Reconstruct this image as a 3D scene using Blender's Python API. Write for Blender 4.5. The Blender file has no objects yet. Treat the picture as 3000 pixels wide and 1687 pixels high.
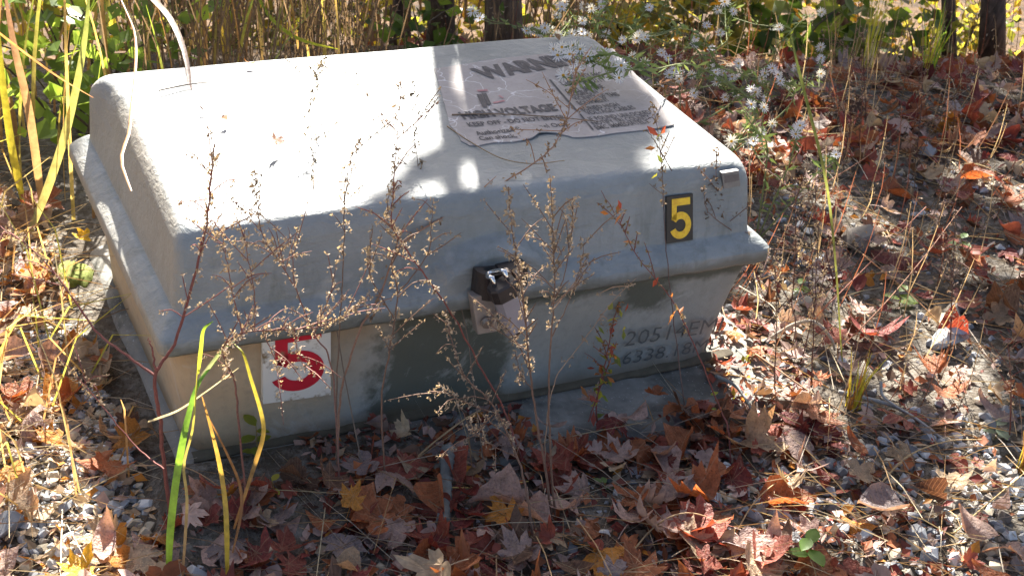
import bpy, bmesh, math, random
import numpy as np
from mathutils import Vector, Matrix, noise as mnoise

random.seed(11)
rng = np.random.default_rng(11)
scene = bpy.context.scene
COL = scene.collection

# ------------------------------------------------------------------ camera, light, exposure
CAM_POS = np.array([-0.4068530, -1.7551169, 1.5067090])
CAM_R = np.array([[0.8970048, -0.4290626, 0.1062423],
                  [0.1405089, 0.5046685, 0.8518022],
                  [0.4190939, 0.7491426, -0.5129772]])      # rows: right, up, forward
FOC = 4200.0 / 1.16460                                     # focal length in units of a 2576 px wide picture
cam_data = bpy.data.cameras.new('camera')
cam_data.sensor_width = 36.0
cam_data.lens = 4200.0 / 3000.0 * 36.0
cam_data.clip_start = 0.05
cam_data.clip_end = 500.0
cam_data.dof.use_dof = True
cam_data.dof.focus_distance = 2.25
cam_data.dof.aperture_fstop = 16.0
cam = bpy.data.objects.new('camera', cam_data)
COL.objects.link(cam)
rot = Matrix((CAM_R[0], CAM_R[1], -CAM_R[2])).transposed()
cam.matrix_world = Matrix.Translation(Vector(CAM_POS)) @ rot.to_4x4()
scene.camera = cam

SUN = Vector((0.262, 0.728, 0.640)).normalized()             # direction towards the sun
world = bpy.data.worlds.new('World')
scene.world = world
world.use_nodes = True
wn = world.node_tree.nodes
sky = wn.new('ShaderNodeTexSky')
sky.sky_type = 'NISHITA'
sky.sun_disc = False
sky.dust_density = 4.0
sky.air_density = 0.8
sky.sun_elevation = math.asin(SUN.z)
sky.sun_rotation = math.atan2(SUN.x, SUN.y)
bgn = wn['Background']
bgn.inputs['Strength'].default_value = 0.05
world.node_tree.links.new(sky.outputs[0], bgn.inputs['Color'])
sd = bpy.data.lights.new('sun', 'SUN')
sd.energy = 5.0
sd.angle = math.radians(0.5)
sd.color = (1.0, 0.95, 0.87)
so = bpy.data.objects.new('sun', sd)
COL.objects.link(so)
so.rotation_euler = SUN.to_track_quat('Z', 'Y').to_euler()
scene.view_settings.view_transform = 'Standard'
scene.view_settings.look = 'None'
scene.view_settings.gamma = 1.0
scene.view_settings.use_curve_mapping = False
scene.view_settings.exposure = 2.6
scene.cycles.use_denoising = True
scene.cycles.max_bounces = 8
scene.cycles.transparent_max_bounces = 8

# ------------------------------------------------------------------ helpers
def ray(u, v):
    return CAM_R.T @ np.array([(u - 1288.0) / FOC, -(v - 724.3) / FOC, 1.0])
def on(axis, val, u, v):
    d = ray(u, v)
    return CAM_POS + d * ((val - CAM_POS[axis]) / d[axis])
def onz(u, v, z=0.0): return on(2, z, u, v)
def ony(u, v, y): return on(1, y, u, v)
def proj(p):
    d = CAM_R @ (np.asarray(p, float) - CAM_POS)
    return 1288.0 + FOC * d[0] / d[2], 724.3 - FOC * d[1] / d[2], d[2]
def smooth(a, b, x):
    t = np.clip((x - a) / (b - a), 0, 1)
    return t * t * (3 - 2 * t)
def nz(x, y, z=0.0): return mnoise.noise(Vector((x, y, z)))

class MB:
    def __init__(s): s.v = []; s.f = []; s.c = []
    def add(s, vs, fs, col=None):
        o = len(s.v)
        s.v.extend([tuple(float(k) for k in p) for p in vs])
        s.f.extend([tuple(i + o for i in f) for f in fs])
        if col is not None:
            s.c.extend([tuple(col)] * len(vs) if not isinstance(col, list) else col)
    def mesh(s, name, mat, smooth_shade=False):
        me = bpy.data.meshes.new(name)
        me.from_pydata(s.v, [], s.f)
        if s.c and len(s.c) == len(s.v):
            a = me.color_attributes.new('Col', 'FLOAT_COLOR', 'POINT')
            arr = np.ones((len(s.v), 4), np.float32)
            arr[:, :3] = np.array(s.c, np.float32)[:, :3]
            a.data.foreach_set('color', arr.ravel())
        for m in (mat if isinstance(mat, list) else [mat]): me.materials.append(m)
        if smooth_shade: me.polygons.foreach_set('use_smooth', [True] * len(me.polygons))
        me.update()
        return me
    def build(s, name, mat, parent=None, smooth_shade=False, loc=None):
        if loc is not None:
            s.v = [(a - loc[0], b - loc[1], c - loc[2]) for a, b, c in s.v]
        o = link(name, s.mesh(name, mat, smooth_shade), parent)
        if loc is not None: o.location = loc
        return o
    # shapes
    def box(s, c, h, M=None, col=None):
        vs = [Vector((x * h[0], y * h[1], z * h[2])) for x in (-1, 1) for y in (-1, 1) for z in (-1, 1)]
        if M is not None: vs = [M @ q for q in vs]
        vs = [Vector(c) + q for q in vs]
        s.add(vs, [(0, 1, 3, 2), (4, 6, 7, 5), (0, 4, 5, 1), (2, 3, 7, 6), (0, 2, 6, 4), (1, 5, 7, 3)], col)
    def tube(s, pts, radii, n=5, col=None, cap=True):
        pts = [Vector(p) for p in pts]
        vs = []; fs = []; cols = []
        for i, p in enumerate(pts):
            t = (pts[min(i + 1, len(pts) - 1)] - pts[max(i - 1, 0)])
            if t.length < 1e-9: t = Vector((0, 0, 1))
            t.normalize()
            a = t.orthogonal() if i == 0 else (a - t * a.dot(t))
            if a.length < 1e-6: a = t.orthogonal()
            a.normalize(); b = t.cross(a)
            r = radii[i] if hasattr(radii, '__len__') else radii
            for k in range(n):
                w = 2 * math.pi * k / n
                vs.append(p + (a * math.cos(w) + b * math.sin(w)) * r)
                if isinstance(col, list): cols.append(col[i])
        for i in range(len(pts) - 1):
            for k in range(n):
                fs.append((i * n + k, i * n + (k + 1) % n, (i + 1) * n + (k + 1) % n, (i + 1) * n + k))
        if cap and n > 2:
            fs.append(tuple(range(n - 1, -1, -1))); fs.append(tuple(range((len(pts) - 1) * n, len(pts) * n)))
        s.add(vs, fs, cols if isinstance(col, list) else col)
    def ribbon(s, pts, widths, side=None, col=None, fold=0.0):
        # a grass blade: strip along pts; folded at the midrib
        pts = [Vector(p) for p in pts]; vs = []; fs = []; cols = []
        for i, p in enumerate(pts):
            t = (pts[min(i + 1, len(pts) - 1)] - pts[max(i - 1, 0)]).normalized()
            sd_ = Vector(side) if side is not None else t.cross(Vector((0.3, 1, 0.2)))
            sd_ = (sd_ - t * sd_.dot(t)).normalized()
            nn = t.cross(sd_)
            w = widths[i] if hasattr(widths, '__len__') else widths
            vs += [p - sd_ * w + nn * fold * w, p, p + sd_ * w + nn * fold * w]
            c = col[i] if isinstance(col, list) else col
            if c is not None: cols += [c] * 3
        for i in range(len(pts) - 1):
            a = 3 * i
            fs += [(a, a + 1, a + 4, a + 3), (a + 1, a + 2, a + 5, a + 4)]
        s.add(vs, fs, cols if cols else None)

def link(name, me, parent=None):
    o = bpy.data.objects.new(name, me)
    COL.objects.link(o)
    if parent is not None: o.parent = parent
    return o
def tag(o, label=None, cat=None, group=None, kind=None):
    if label: o['label'] = label
    if cat: o['category'] = cat
    if group: o['group'] = group
    if kind: o['kind'] = kind
    return o
def empty(name, loc, label, cat, group=None):
    o = bpy.data.objects.new(name, None)
    COL.objects.link(o); o.location = loc; o.empty_display_size = 0.05
    return tag(o, label, cat, group)
def spline(pts, n):
    # Catmull-Rom resample
    P = [np.asarray(p, float) for p in pts]
    if len(P) < 3:
        return [P[0] + (P[-1] - P[0]) * (i / (n - 1)) for i in range(n)]
    P = [2 * P[0] - P[1]] + P + [2 * P[-1] - P[-2]]
    out = []
    m = len(P) - 3
    for i in range(n):
        g = i / (n - 1) * m; k = min(int(g), m - 1); t = g - k
        a, b, c, d = P[k:k + 4]
        out.append(0.5 * (2 * b + (c - a) * t + (2 * a - 5 * b + 4 * c - d) * t * t + (3 * b - a - 3 * c + d) * t ** 3))
    return out

# ------------------------------------------------------------------ materials
class NT:
    def __init__(s, name):
        s.m = bpy.data.materials.new(name); s.m.use_nodes = True
        s.t = s.m.node_tree; s.n = s.t.nodes; s.l = s.t.links
        s.b = s.n['Principled BSDF']; s.out = s.n['Material Output']
    def node(s, typ, **kw):
        q = s.n.new(typ)
        for k, v in kw.items(): setattr(q, k, v)
        return q
    def set(s, sock, val):
        if hasattr(val, 'is_linked'): s.l.new(val, sock)
        else: sock.default_value = val
    def coord(s, kind='Object', scale=(1, 1, 1)):
        c = s.node('ShaderNodeTexCoord'); mp = s.node('ShaderNodeMapping')
        mp.inputs['Scale'].default_value = scale
        s.l.new(c.outputs[kind], mp.inputs[0]); return mp.outputs[0]
    def noise(s, vec, scale, detail=4, rough=.55, out='Fac', dist=0.0):
        q = s.node('ShaderNodeTexNoise'); q.inputs['Scale'].default_value = scale
        q.inputs['Detail'].default_value = detail; q.inputs['Roughness'].default_value = rough
        q.inputs['Distortion'].default_value = dist
        s.l.new(vec, q.inputs['Vector']); return q.outputs[out]
    def ramp(s, fac, stops):
        q = s.node('ShaderNodeValToRGB'); s.l.new(fac, q.inputs[0])
        e = q.color_ramp.elements
        while len(e) < len(stops): e.new(0.5)
        for i, (p, c) in enumerate(stops):
            e[i].position = p; e[i].color = (c, c, c, 1) if not hasattr(c, '__len__') else (*c[:3], 1)
        return q.outputs[0]
    def mix(s, f, a, b, blend='MIX'):
        q = s.node('ShaderNodeMix', data_type='RGBA', blend_type=blend)
        s.set(q.inputs[0], f)
        for sock, val in ((q.inputs[6], a), (q.inputs[7], b)):
            s.set(sock, (*val[:3], 1) if isinstance(val, (tuple, list)) else val)
        return q.outputs[2]
    def math(s, op, a, b=0.0, c=None):
        q = s.node('ShaderNodeMath', operation=op); s.set(q.inputs[0], a); s.set(q.inputs[1], b)
        if c is not None: s.set(q.inputs[2], c)
        return q.outputs[0]
    def bump(s, h, strength, dist=0.01, prev=None):
        q = s.node('ShaderNodeBump'); q.inputs['Strength'].default_value = strength; q.inputs['Distance'].default_value = dist
        s.l.new(h, q.inputs['Height'])
        if prev is not None: s.l.new(prev, q.inputs['Normal'])
        return q.outputs[0]
    def done(s, col, rough=.7, normal=None, metal=0.0, spec=.5, trans=0.0, tcol=None):
        s.set(s.b.inputs['Base Color'], (*col[:3], 1) if isinstance(col, tuple) else col)
        s.set(s.b.inputs['Roughness'], rough); s.b.inputs['Metallic'].default_value = metal
        s.b.inputs['Specular IOR Level'].default_value = spec
        if normal is not None: s.l.new(normal, s.b.inputs['Normal'])
        if trans > 0:
            tr = s.node('ShaderNodeBsdfTranslucent'); mx = s.node('ShaderNodeMixShader')
            mx.inputs[0].default_value = trans
            tc = tcol if tcol is not None else col
            s.set(tr.inputs['Color'], (*tc[:3], 1) if isinstance(tc, tuple) else tc)
            s.l.new(s.b.outputs[0], mx.inputs[1]); s.l.new(tr.outputs[0], mx.inputs[2])
            s.l.new(mx.outputs[0], s.out.inputs['Surface'])
        return s.m

def mat_plain(name, col, rough=.6, metal=0.0, scale=60, var=.25, bump=.2):
    t = NT(name); v = t.coord()
    n = t.noise(v, scale, 5, .6)
    c = t.mix(n, tuple(k * (1 - var) for k in col), tuple(min(1, k * (1 + var)) for k in col))
    return t.done(c, rough, t.bump(n, bump, .002), metal)

def mat_attr(name, rough=.6, trans=.3, var=.3, scale=120, spec=.3, gain=1.0):
    t = NT(name)
    a = t.node('ShaderNodeAttribute', attribute_name='Col')
    v = t.coord('Object')
    n = t.noise(v, scale, 4, .6)
    k = t.ramp(n, [(.25, 1 - var), (.75, 1 + var * .5)])
    c = t.mix(1.0, a.outputs['Color'], k, 'MULTIPLY')
    nb = t.bump(n, .25, .002)
    tc = t.mix(1.0, c, (1.35 * gain, 1.2 * gain, .8 * gain), 'MULTIPLY')
    return t.done(c, rough, nb, 0, spec, trans, tc)

def mat_leaf_object(name, veins):
    t = NT(name)
    oi = t.node('ShaderNodeObjectInfo')
    tc = t.node('ShaderNodeTexCoord')
    off = t.node('ShaderNodeVectorMath', operation='ADD')
    rv = t.node('ShaderNodeCombineXYZ')
    r10 = t.math('MULTIPLY', oi.outputs['Random'], 37.0)
    for k in range(3): t.l.new(r10, rv.inputs[k])
    t.l.new(tc.outputs['Object'], off.inputs[0]); t.l.new(rv.outputs[0], off.inputs[1])
    v = off.outputs[0]
    n1 = t.noise(v, 5, 5, .65); n2 = t.noise(v, 22, 4, .6)
    big = t.ramp(n1, [(.3, .62), (.5, 1.0), (.72, 1.22)])
    spots = t.ramp(n2, [(.30, .28), (.40, .85), (.6, 1.0)])
    c = t.mix(1.0, oi.outputs['Color'], big, 'MULTIPLY')
    c = t.mix(1.0, c, spots, 'MULTIPLY')
    sx = t.node('ShaderNodeSeparateXYZ'); t.l.new(tc.outputs['Object'], sx.inputs[0])
    if veins == 'palmate':
        ang = t.math('ARCTAN2', sx.outputs[0], sx.outputs[1])
        q = t.math('DIVIDE', ang, math.radians(42))
        fr = t.math('ABSOLUTE', t.math('SUBTRACT', t.math('FRACT', t.math('ADD', q, 10.5)), .5))
        rr = t.math('SQRT', t.math('ADD', t.math('POWER', sx.outputs[0], 2.0), t.math('POWER', sx.outputs[1], 2.0)))
        d = t.math('MULTIPLY', t.math('MULTIPLY', fr, math.radians(42)), rr)
    else:
        ax = t.math('ABSOLUTE', sx.outputs[0])
        q = t.math('MULTIPLY', t.math('SUBTRACT', sx.outputs[1], t.math('MULTIPLY', ax, .7)), 8.0)
        fr = t.math('MULTIPLY', t.math('ABSOLUTE', t.math('SUBTRACT', t.math('FRACT', t.math('ADD', q, 10.5)), .5)), .11)
        d = t.math('MINIMUM', ax, t.math('ADD', fr, .006))
    vein = t.ramp(t.math('MULTIPLY', d, 20.0), [(.10, 1.0), (.36, 0.0)])
    c = t.mix(t.math('MULTIPLY', vein, .38), c, (.42, .27, .16))
    nb = t.bump(n1, .5, .05); nb = t.bump(vein, -.35, .02, nb)
    tcol = t.mix(1.0, c, (1.7, 1.15, .7), 'MULTIPLY')
    return t.done(c, .5, nb, 0, .35, .30, tcol)

M = {}
M['leaf_palm'] = mat_leaf_object('fallen_leaf_palmate', 'palmate')
M['leaf_oval'] = mat_leaf_object('fallen_leaf_pinnate', 'pinnate')
M['litter'] = mat_attr('leaf_litter', .62, .25, .45, 60)
M['stalk'] = mat_attr('dry_stalk', .75, .15, .3, 200)
M['seed'] = mat_attr('dry_seed_heads', .8, .40, .35, 300)
M['grass'] = mat_attr('grass_blades', .42, .45, .5, 55, .45, 1.1)
M['foliage'] = mat_attr('foliage', .45, .55, .3, 15, .4, 1.45)
M['petal'] = mat_attr('aster_petals', .5, .4, .1, 200, .3)
M['stone'] = mat_attr('stones', .8, 0.0, .35, 90, .4)

def mat_cover():
    t = NT('grey_fibreglass'); v = t.coord('Object')
    n = t.noise(v, 6, 6, .6); f = t.noise(v, 70, 5, .6); sp = t.noise(v, 22, 3, .5)
    c = t.mix(t.ramp(n, [(.3, 0.0), (.7, 1.0)]), (.175, .192, .190), (.285, .296, .286))
    c = t.mix(t.math('MULTIPLY', t.ramp(f, [(.52, 0.0), (.75, 1.0)]), .35), c, (.20, .20, .19))
    c = t.mix(t.math('MULTIPLY', t.ramp(sp, [(.62, 0.0), (.72, 1.0)]), .3), c, (.44, .43, .40))
    sx = t.node('ShaderNodeSeparateXYZ'); t.l.new(v, sx.inputs[0])
    dr = t.noise(t.coord('Object', (9, 9, 1.3)), 4, 5, .65)
    drip = t.math('MULTIPLY', t.ramp(dr, [(.50, 0.0), (.66, 1.0)]), t.ramp(sx.outputs[2], [(.36, 1.0), (.44, 0.0)]))
    c = t.mix(t.math('MULTIPLY', drip, .45), c, (.115, .120, .095))
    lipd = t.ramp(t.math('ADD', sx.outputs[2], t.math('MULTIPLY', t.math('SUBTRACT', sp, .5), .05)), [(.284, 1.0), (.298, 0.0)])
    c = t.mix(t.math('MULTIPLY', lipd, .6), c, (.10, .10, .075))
    # warmer, sandy tone on left-facing faces
    g = t.node('ShaderNodeNewGeometry'); sn = t.node('ShaderNodeSeparateXYZ'); t.l.new(g.outputs['True Normal'], sn.inputs[0])
    left = t.ramp(t.math('MULTIPLY', sn.outputs[0], -1.0), [(.45, 0.0), (.85, 1.0)])
    c = t.mix(t.math('MULTIPLY', left, .55), c, (.32, .275, .215))
    vs = t.coord('Object', (30, 30, 90))
    mp2 = t.node('ShaderNodeMapping'); tc = t.node('ShaderNodeTexCoord'); t.l.new(tc.outputs['Object'], mp2.inputs[0])
    mp2.inputs['Rotation'].default_value = (0, .5, 0); mp2.inputs['Scale'].default_value = (28, 40, 75)
    str_ = t.noise(mp2.outputs[0], 1.0, 5, .62, dist=.6)
    nb = t.bump(str_, .8, .005); nb = t.bump(f, .35, .0015, nb); nb = t.bump(t.noise(v, 14, 2), .3, .006, nb)
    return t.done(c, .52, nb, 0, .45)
M['cover'] = mat_cover()

def mat_base():
    t = NT('stained_polymer_concrete'); v = t.coord('Object')
    sx = t.node('ShaderNodeSeparateXYZ'); t.l.new(v, sx.inputs[0]); X, Z = sx.outputs[0], sx.outputs[2]
    n = t.noise(v, 5, 6, .6); f = t.noise(v, 60, 5, .65); m = t.noise(v, 14, 5, .65)
    wob = t.math('MULTIPLY', t.math('SUBTRACT', m, .5), .16)
    Xw = t.math('ADD', X, wob)
    c = t.mix(t.ramp(n, [(.3, 0.0), (.7, 1.0)]), (.21, .215, .195), (.33, .33, .30))
    # tan stain at the left end, with ground-bounced light painted in
    lf = t.ramp(t.math('ADD', X, t.math('MULTIPLY', t.math('SUBTRACT', n, .5), .35)), [(.12, 1.0), (.44, 0.0)])
    c = t.mix(t.math('MULTIPLY', lf, .8), c, (.47, .345, .205))
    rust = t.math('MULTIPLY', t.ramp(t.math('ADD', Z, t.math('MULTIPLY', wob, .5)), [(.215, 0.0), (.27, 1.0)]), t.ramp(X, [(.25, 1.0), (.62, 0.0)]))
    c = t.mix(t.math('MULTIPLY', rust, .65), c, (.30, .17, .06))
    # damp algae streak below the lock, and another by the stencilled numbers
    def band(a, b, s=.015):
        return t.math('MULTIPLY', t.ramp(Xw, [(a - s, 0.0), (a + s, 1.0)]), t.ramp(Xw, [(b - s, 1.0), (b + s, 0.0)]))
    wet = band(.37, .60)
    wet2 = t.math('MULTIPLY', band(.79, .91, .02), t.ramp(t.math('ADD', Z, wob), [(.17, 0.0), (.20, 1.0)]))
    dark_top = t.ramp(t.math('ADD', Z, t.math('MULTIPLY', wob, .35)), [(.238, 0.0), (.252, 1.0)])  # dark band along the upper edge, absent at the left end
    dark_top = t.math('MULTIPLY', dark_top, t.ramp(X, [(.36, 0.0), (.42, 1.0)]))
    wet = t.math('MAXIMUM', t.math('MAXIMUM', wet, wet2), dark_top)  # damp streaks together with the dark upper band
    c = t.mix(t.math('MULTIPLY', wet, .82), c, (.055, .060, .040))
    # muddy splash line along the foot
    foot = t.ramp(t.math('ADD', Z, t.math('MULTIPLY', wob, .25)), [(.055, 1.0), (.085, 0.0)])
    c = t.mix(t.math('MULTIPLY', foot, .6), c, (.16, .11, .055))
    lime = t.math('MULTIPLY', t.ramp(t.noise(v, 9, 6, .7, dist=.8), [(.60, 0.0), (.68, 1.0)]), .35)
    c = t.mix(lime, c, (.46, .46, .43))
    c = t.mix(t.math('MULTIPLY', t.ramp(f, [(.5, 0.0), (.75, 1.0)]), .3), c, (.12, .12, .10))
    nb = t.bump(m, .5, .008); nb = t.bump(f, .5, .002, nb)
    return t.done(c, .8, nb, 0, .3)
M['base'] = mat_base()

def mat_concrete():
    t = NT('old_concrete'); v = t.coord('Object')
    n = t.noise(v, 7, 6, .65); f = t.noise(v, 90, 4, .6); vo = t.noise(v, 260, 2, .5)
    c = t.mix(t.ramp(n, [(.35, 0.0), (.7, 1.0)]), (.165, .16, .14), (.33, .315, .275))
    c = t.mix(t.math('MULTIPLY', t.ramp(t.noise(v, 3.2, 5, .7), [(.5, 0.0), (.62, 1.0)]), .75), c, (.045, .046, .038))
    c = t.mix(t.ramp(vo, [(.66, 0.0), (.74, 1.0)]), c, (.42, .42, .40))
    nb = t.bump(f, .6, .003); nb = t.bump(n, .5, .01, nb)
    return t.done(c, .85, nb, 0, .3)
M['concrete'] = mat_concrete()

def mat_ground():
    t = NT('gravelly_soil'); v = t.coord('Object')
    n = t.noise(v, 3, 7, .65); f = t.noise(v, 45, 5, .7); g = t.noise(v, 140, 4, .6)
    c = t.mix(t.ramp(n, [(.35, 0.0), (.65, 1.0)]), (.060, .046, .032), (.14, .115, .085))
    c = t.mix(t.ramp(f, [(.45, 0.0), (.62, 1.0)]), c, (.21, .19, .16))
    c = t.mix(t.ramp(g, [(.58, 0.0), (.7, 1.0)]), c, (.04, .032, .022))
    sx = t.node('ShaderNodeSeparateXYZ'); t.l.new(v, sx.inputs[0])
    e = t.math('ADD', t.math('ADD', sx.outputs[1], t.math('MULTIPLY', sx.outputs[0], .17)), t.math('MULTIPLY', n, .5))
    fl = t.ramp(t.math('MULTIPLY', e, .2), [(.37, 0.0), (.43, 1.0)])
    lf = t.node('ShaderNodeTexVoronoi'); lf.inputs['Scale'].default_value = 16; t.l.new(v, lf.inputs['Vector'])
    fc = t.mix(t.ramp(t.noise(lf.outputs['Position'], 40, 2), [(.35, 0.0), (.65, 1.0)]), (.035, .022, .012), (.13, .075, .035))
    c = t.mix(fl, c, fc)  # leaf-brown floor past the edge, darkened in place of missing crown shade
    nb = t.bump(f, .9, .02); nb = t.bump(g, .6, .006, nb)
    return t.done(c, .9, nb, 0, .2)
M['ground'] = mat_ground()

def mat_bark():
    t = NT('stringy_bark'); v = t.coord('Object', (1, 1, .12))
    n = t.noise(v, 70, 6, .65, dist=.5); b = t.noise(v, 12, 3)
    c = t.mix(t.ramp(n, [(.35, 0.0), (.65, 1.0)]), (.06, .040, .028), (.27, .18, .125))
    c = t.mix(t.math('MULTIPLY', b, .35), c, (.20, .17, .14))
    return t.done(c, .85, t.bump(n, .9, .02), 0, .2)
M['bark'] = mat_bark()

def mat_print(name, paper, ink=None):
    t = NT(name); v = t.coord('Object')
    n = t.noise(v, 18, 6, .7); f = t.noise(v, 120, 5, .65)
    c = t.mix(t.ramp(n, [(.35, 0.0), (.7, 1.0)]), tuple(k * .82 for k in paper), paper)
    c = t.mix(t.math('MULTIPLY', t.ramp(f, [(.55, 0.0), (.72, 1.0)]), .35), c, (.17, .135, .11))
    crk = t.node('ShaderNodeTexVoronoi', feature='DISTANCE_TO_EDGE'); crk.inputs['Scale'].default_value = 11
    wv = t.node('ShaderNodeVectorMath', operation='ADD'); t.l.new(v, wv.inputs[0])
    wn_ = t.noise(v, 9, 3, .6, 'Color'); sc = t.node('ShaderNodeVectorMath', operation='SCALE'); sc.inputs['Scale'].default_value = .16
    t.l.new(wn_, sc.inputs[0]); t.l.new(sc.outputs[0], wv.inputs[1]); t.l.new(wv.outputs[0], crk.inputs['Vector'])
    l = t.math('MULTIPLY', t.ramp(crk.outputs[0], [(.006, 1.0), (.016, 0.0)]), t.ramp(t.noise(v, 5, 3), [(.42, 0.0), (.55, 1.0)]))
    c = t.mix(t.math('MULTIPLY', l, .8), c, (.62, .60, .60))
    return t.done(c, .7, t.bump(f, .3, .001), 0, .3)
M['label'] = mat_print('weathered_sticker', (.37, .335, .315))
M['ink'] = mat_plain('faded_ink', (.065, .060, .065), .7, 0, 90, .5)
M['red_ink'] = mat_plain('faded_red_ink', (.36, .17, .18), .7, 0, 90, .4)
M['stencil'] = mat_plain('worn_stencil_paint', (.085, .090, .086), .7, 0, 60, .6)
def mat_worn(name, col, dirt, lo, hi, rough=.5, scale=30):
    t = NT(name); v = t.coord(); f = t.noise(v, scale, 6, .72)
    c = t.mix(t.ramp(f, [(lo, 0.0), (hi, 1.0)]), col, dirt)
    return t.done(c, rough, t.bump(f, .15, .001), 0, .4)
M['white_plate'] = mat_worn('muddy_white_plate', (.66, .64, .58), (.22, .155, .08), .52, .64)
M['red_paint'] = mat_worn('red_numeral', (.50, .018, .035), (.30, .16, .10), .57, .68)
M['yellow_paint'] = mat_worn('yellow_reflective', (.85, .54, .02), (.72, .40, .02), .45, .6, .35, 120)
M['black_plate'] = mat_plain('black_plate', (.022, .018, .015), .5)
M['steel_dark'] = mat_plain('brown_black_steel', (.040, .033, .031), .45, .3, 80, .4)
M['steel_tan'] = mat_plain('tan_grey_steel', (.32, .265, .225), .5, .2, 50, .2)
M['lock_body'] = mat_plain('mauve_grey_metal', (.30, .275, .29), .42, .15, 50, .15)
M['chrome'] = mat_plain('polished_steel', (.75, .75, .74), .12, 1.0, 30, .05, .02)
M['bolt'] = mat_plain('zinc_bolt', (.45, .38, .31), .38, .7, 60, .2)
M['data'] = mat_plain('faded_data_plate', (.19, .18, .17), .5, .1, 120, .3)
M['data_dark'] = mat_plain('faded_data_print', (.12, .11, .11), .5, .1, 120, .4)
M['clump'] = mat_plain('clump', (.16, .19, .03), .9, 0, 150, .6, .6)

# ------------------------------------------------------------------ ground
def on_pad(x, y): return .03 < x < 1.165 and -.125 < y < .76 and not (x < .37 and y < .0)
def edge_y(x): return 1.62 - 0.17 * x + 0.12 * math.sin(1.7 * x)
def gz(x, y):
    e = edge_y(x)
    z = 0.012 * nz(x * 2.2, y * 2.2) + 0.008 * nz(x * 7, y * 7, 3)
    z += 0.020
    drop = max(0.0, y - e)
    z -= 0.50 * (math.sqrt(drop * drop + .04) - .2) if drop < 6 else 0.50 * (math.sqrt(36.04) - .2)
    z += .018 * smooth(1.4, .2, abs(x - .5)) * smooth(-.75, -.15, y) * smooth(1.2, .6, y)
    if -0.0 < x < 1.2 and -0.16 < y < .85:
        z = min(z, 0.042)
        if y < .03: z = z + (.062 + .004 * nz(x * 20, y * 20, 2) - z) * smooth(.46, .33, x + .09 * nz(x * 9, y * 9, 6)) * smooth(.034, .006, y + .02 * nz(x * 14, y * 14, 1))
    return z
def build_ground():
    def axis(lo, hi, n0, n1, step):
        core = list(np.arange(n0, n1 + 1e-6, step)); a = []; b = []
        d = step; q = n0
        while q > lo: d *= 1.35; q -= d; a.append(q)
        d = step; q = n1
        while q < hi: d *= 1.35; q += d; b.append(q)
        return a[::-1] + core + b
    xs = axis(-60, 60, -1.0, 3.6, .04); ys = axis(-60, 60, -1.0, 2.6, .04)
    m = MB(); nx = len(xs)
    m.v = [(x, y, gz(x, y)) for y in ys for x in xs]
    m.f = [(j * nx + i, j * nx + i + 1, (j + 1) * nx + i + 1, (j + 1) * nx + i) for j in range(len(ys) - 1) for i in range(nx - 1)]
    tag(m.build('ground', M['ground'], smooth_shade=True), 'gravelly woodland soil strewn with leaves', kind='structure')
build_ground()
def build_bounce_ground():  # unseen pale ground, added to bounce light onto the box front
    t = NT('bounce_gravel'); v = t.coord('Object'); f = t.noise(v, 40, 5, .7)
    mat = t.done(t.mix(t.ramp(f, [(.35, 0.0), (.65, 1.0)]), (.30, .27, .23), (.56, .52, .45)), .9, t.bump(f, .8, .02))
    m = MB(); xs = np.linspace(-14, 14, 57); ys = np.linspace(-5.5, -.95, 12)
    m.v = [(x, y + (.10 * nz(x * 1.5, y) if j == 11 else 0), gz(x, y) * .3 + .045 - .04 * (j == 11)) for j, y in enumerate(ys) for x in xs]
    m.f = [(j * 57 + i, j * 57 + i + 1, (j + 1) * 57 + i + 1, (j + 1) * 57 + i) for j in range(11) for i in range(56)]
    tag(m.build('bounce_ground', mat, smooth_shade=True), 'unseen pale gravel sheet added to bounce sunlight onto the box front', kind='structure')
build_bounce_ground()

# ------------------------------------------------------------------ the utility box
G = 0.275; W = 1.1; D = 0.702
def ztop(x, y): 
    return 0.448 + 0.006 * (1 - ((x - .55) / .55) ** 2) + 0.006 * max(0, math.sin((x - .62) * 5.2)) * smooth(.35, .64, y)
def rrect(x0, x1, y0, y1, r, nseg=7, step=.0125):
    pts = []
    for (cx, cy, a0) in ((x0 + r, y0 + r, math.pi), (x1 - r, y0 + r, 1.5 * math.pi), (x1 - r, y1 - r, 0), (x0 + r, y1 - r, .5 * math.pi)):
        for k in range(nseg + 1):
            a = a0 + .5 * math.pi * k / nseg
            pts.append((cx + r * math.cos(a), cy + r * math.sin(a)))
    return pts
def ring_pts(x0, x1, y0, y1, r, nx=88, ny=52, nc=6):
    r = max(r, .002); out = []
    L = lambda a, b, n: [a + (b - a) * i / n for i in range(n)]
    for x in L(x0 + r, x1 - r, nx): out.append((x, y0))
    for k in range(nc): a = -.5 * math.pi + .5 * math.pi * k / nc; out.append((x1 - r + r * math.cos(a), y0 + r + r * math.sin(a)))
    for y in L(y0 + r, y1 - r, ny): out.append((x1, y))
    for k in range(nc): a = .5 * math.pi * k / nc; out.append((x1 - r + r * math.cos(a), y1 - r + r * math.sin(a)))
    for x in L(x1 - r, x0 + r, nx): out.append((x, y1))
    for k in range(nc): a = .5 * math.pi + .5 * math.pi * k / nc; out.append((x0 + r + r * math.cos(a), y1 - r + r * math.sin(a)))
    for y in L(y1 - r, y0 + r, ny): out.append((x0, y))
    for k in range(nc): a = math.pi + .5 * math.pi * k / nc; out.append((x0 + r + r * math.cos(a), y0 + r + r * math.sin(a)))
    return out
box = empty('utility_box', (0.55, 0.35, 0.05), 'grey fibreglass electrical utility box with padlocked lid and warning sticker', 'utility box')
BL = Vector(box.location)
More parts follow.
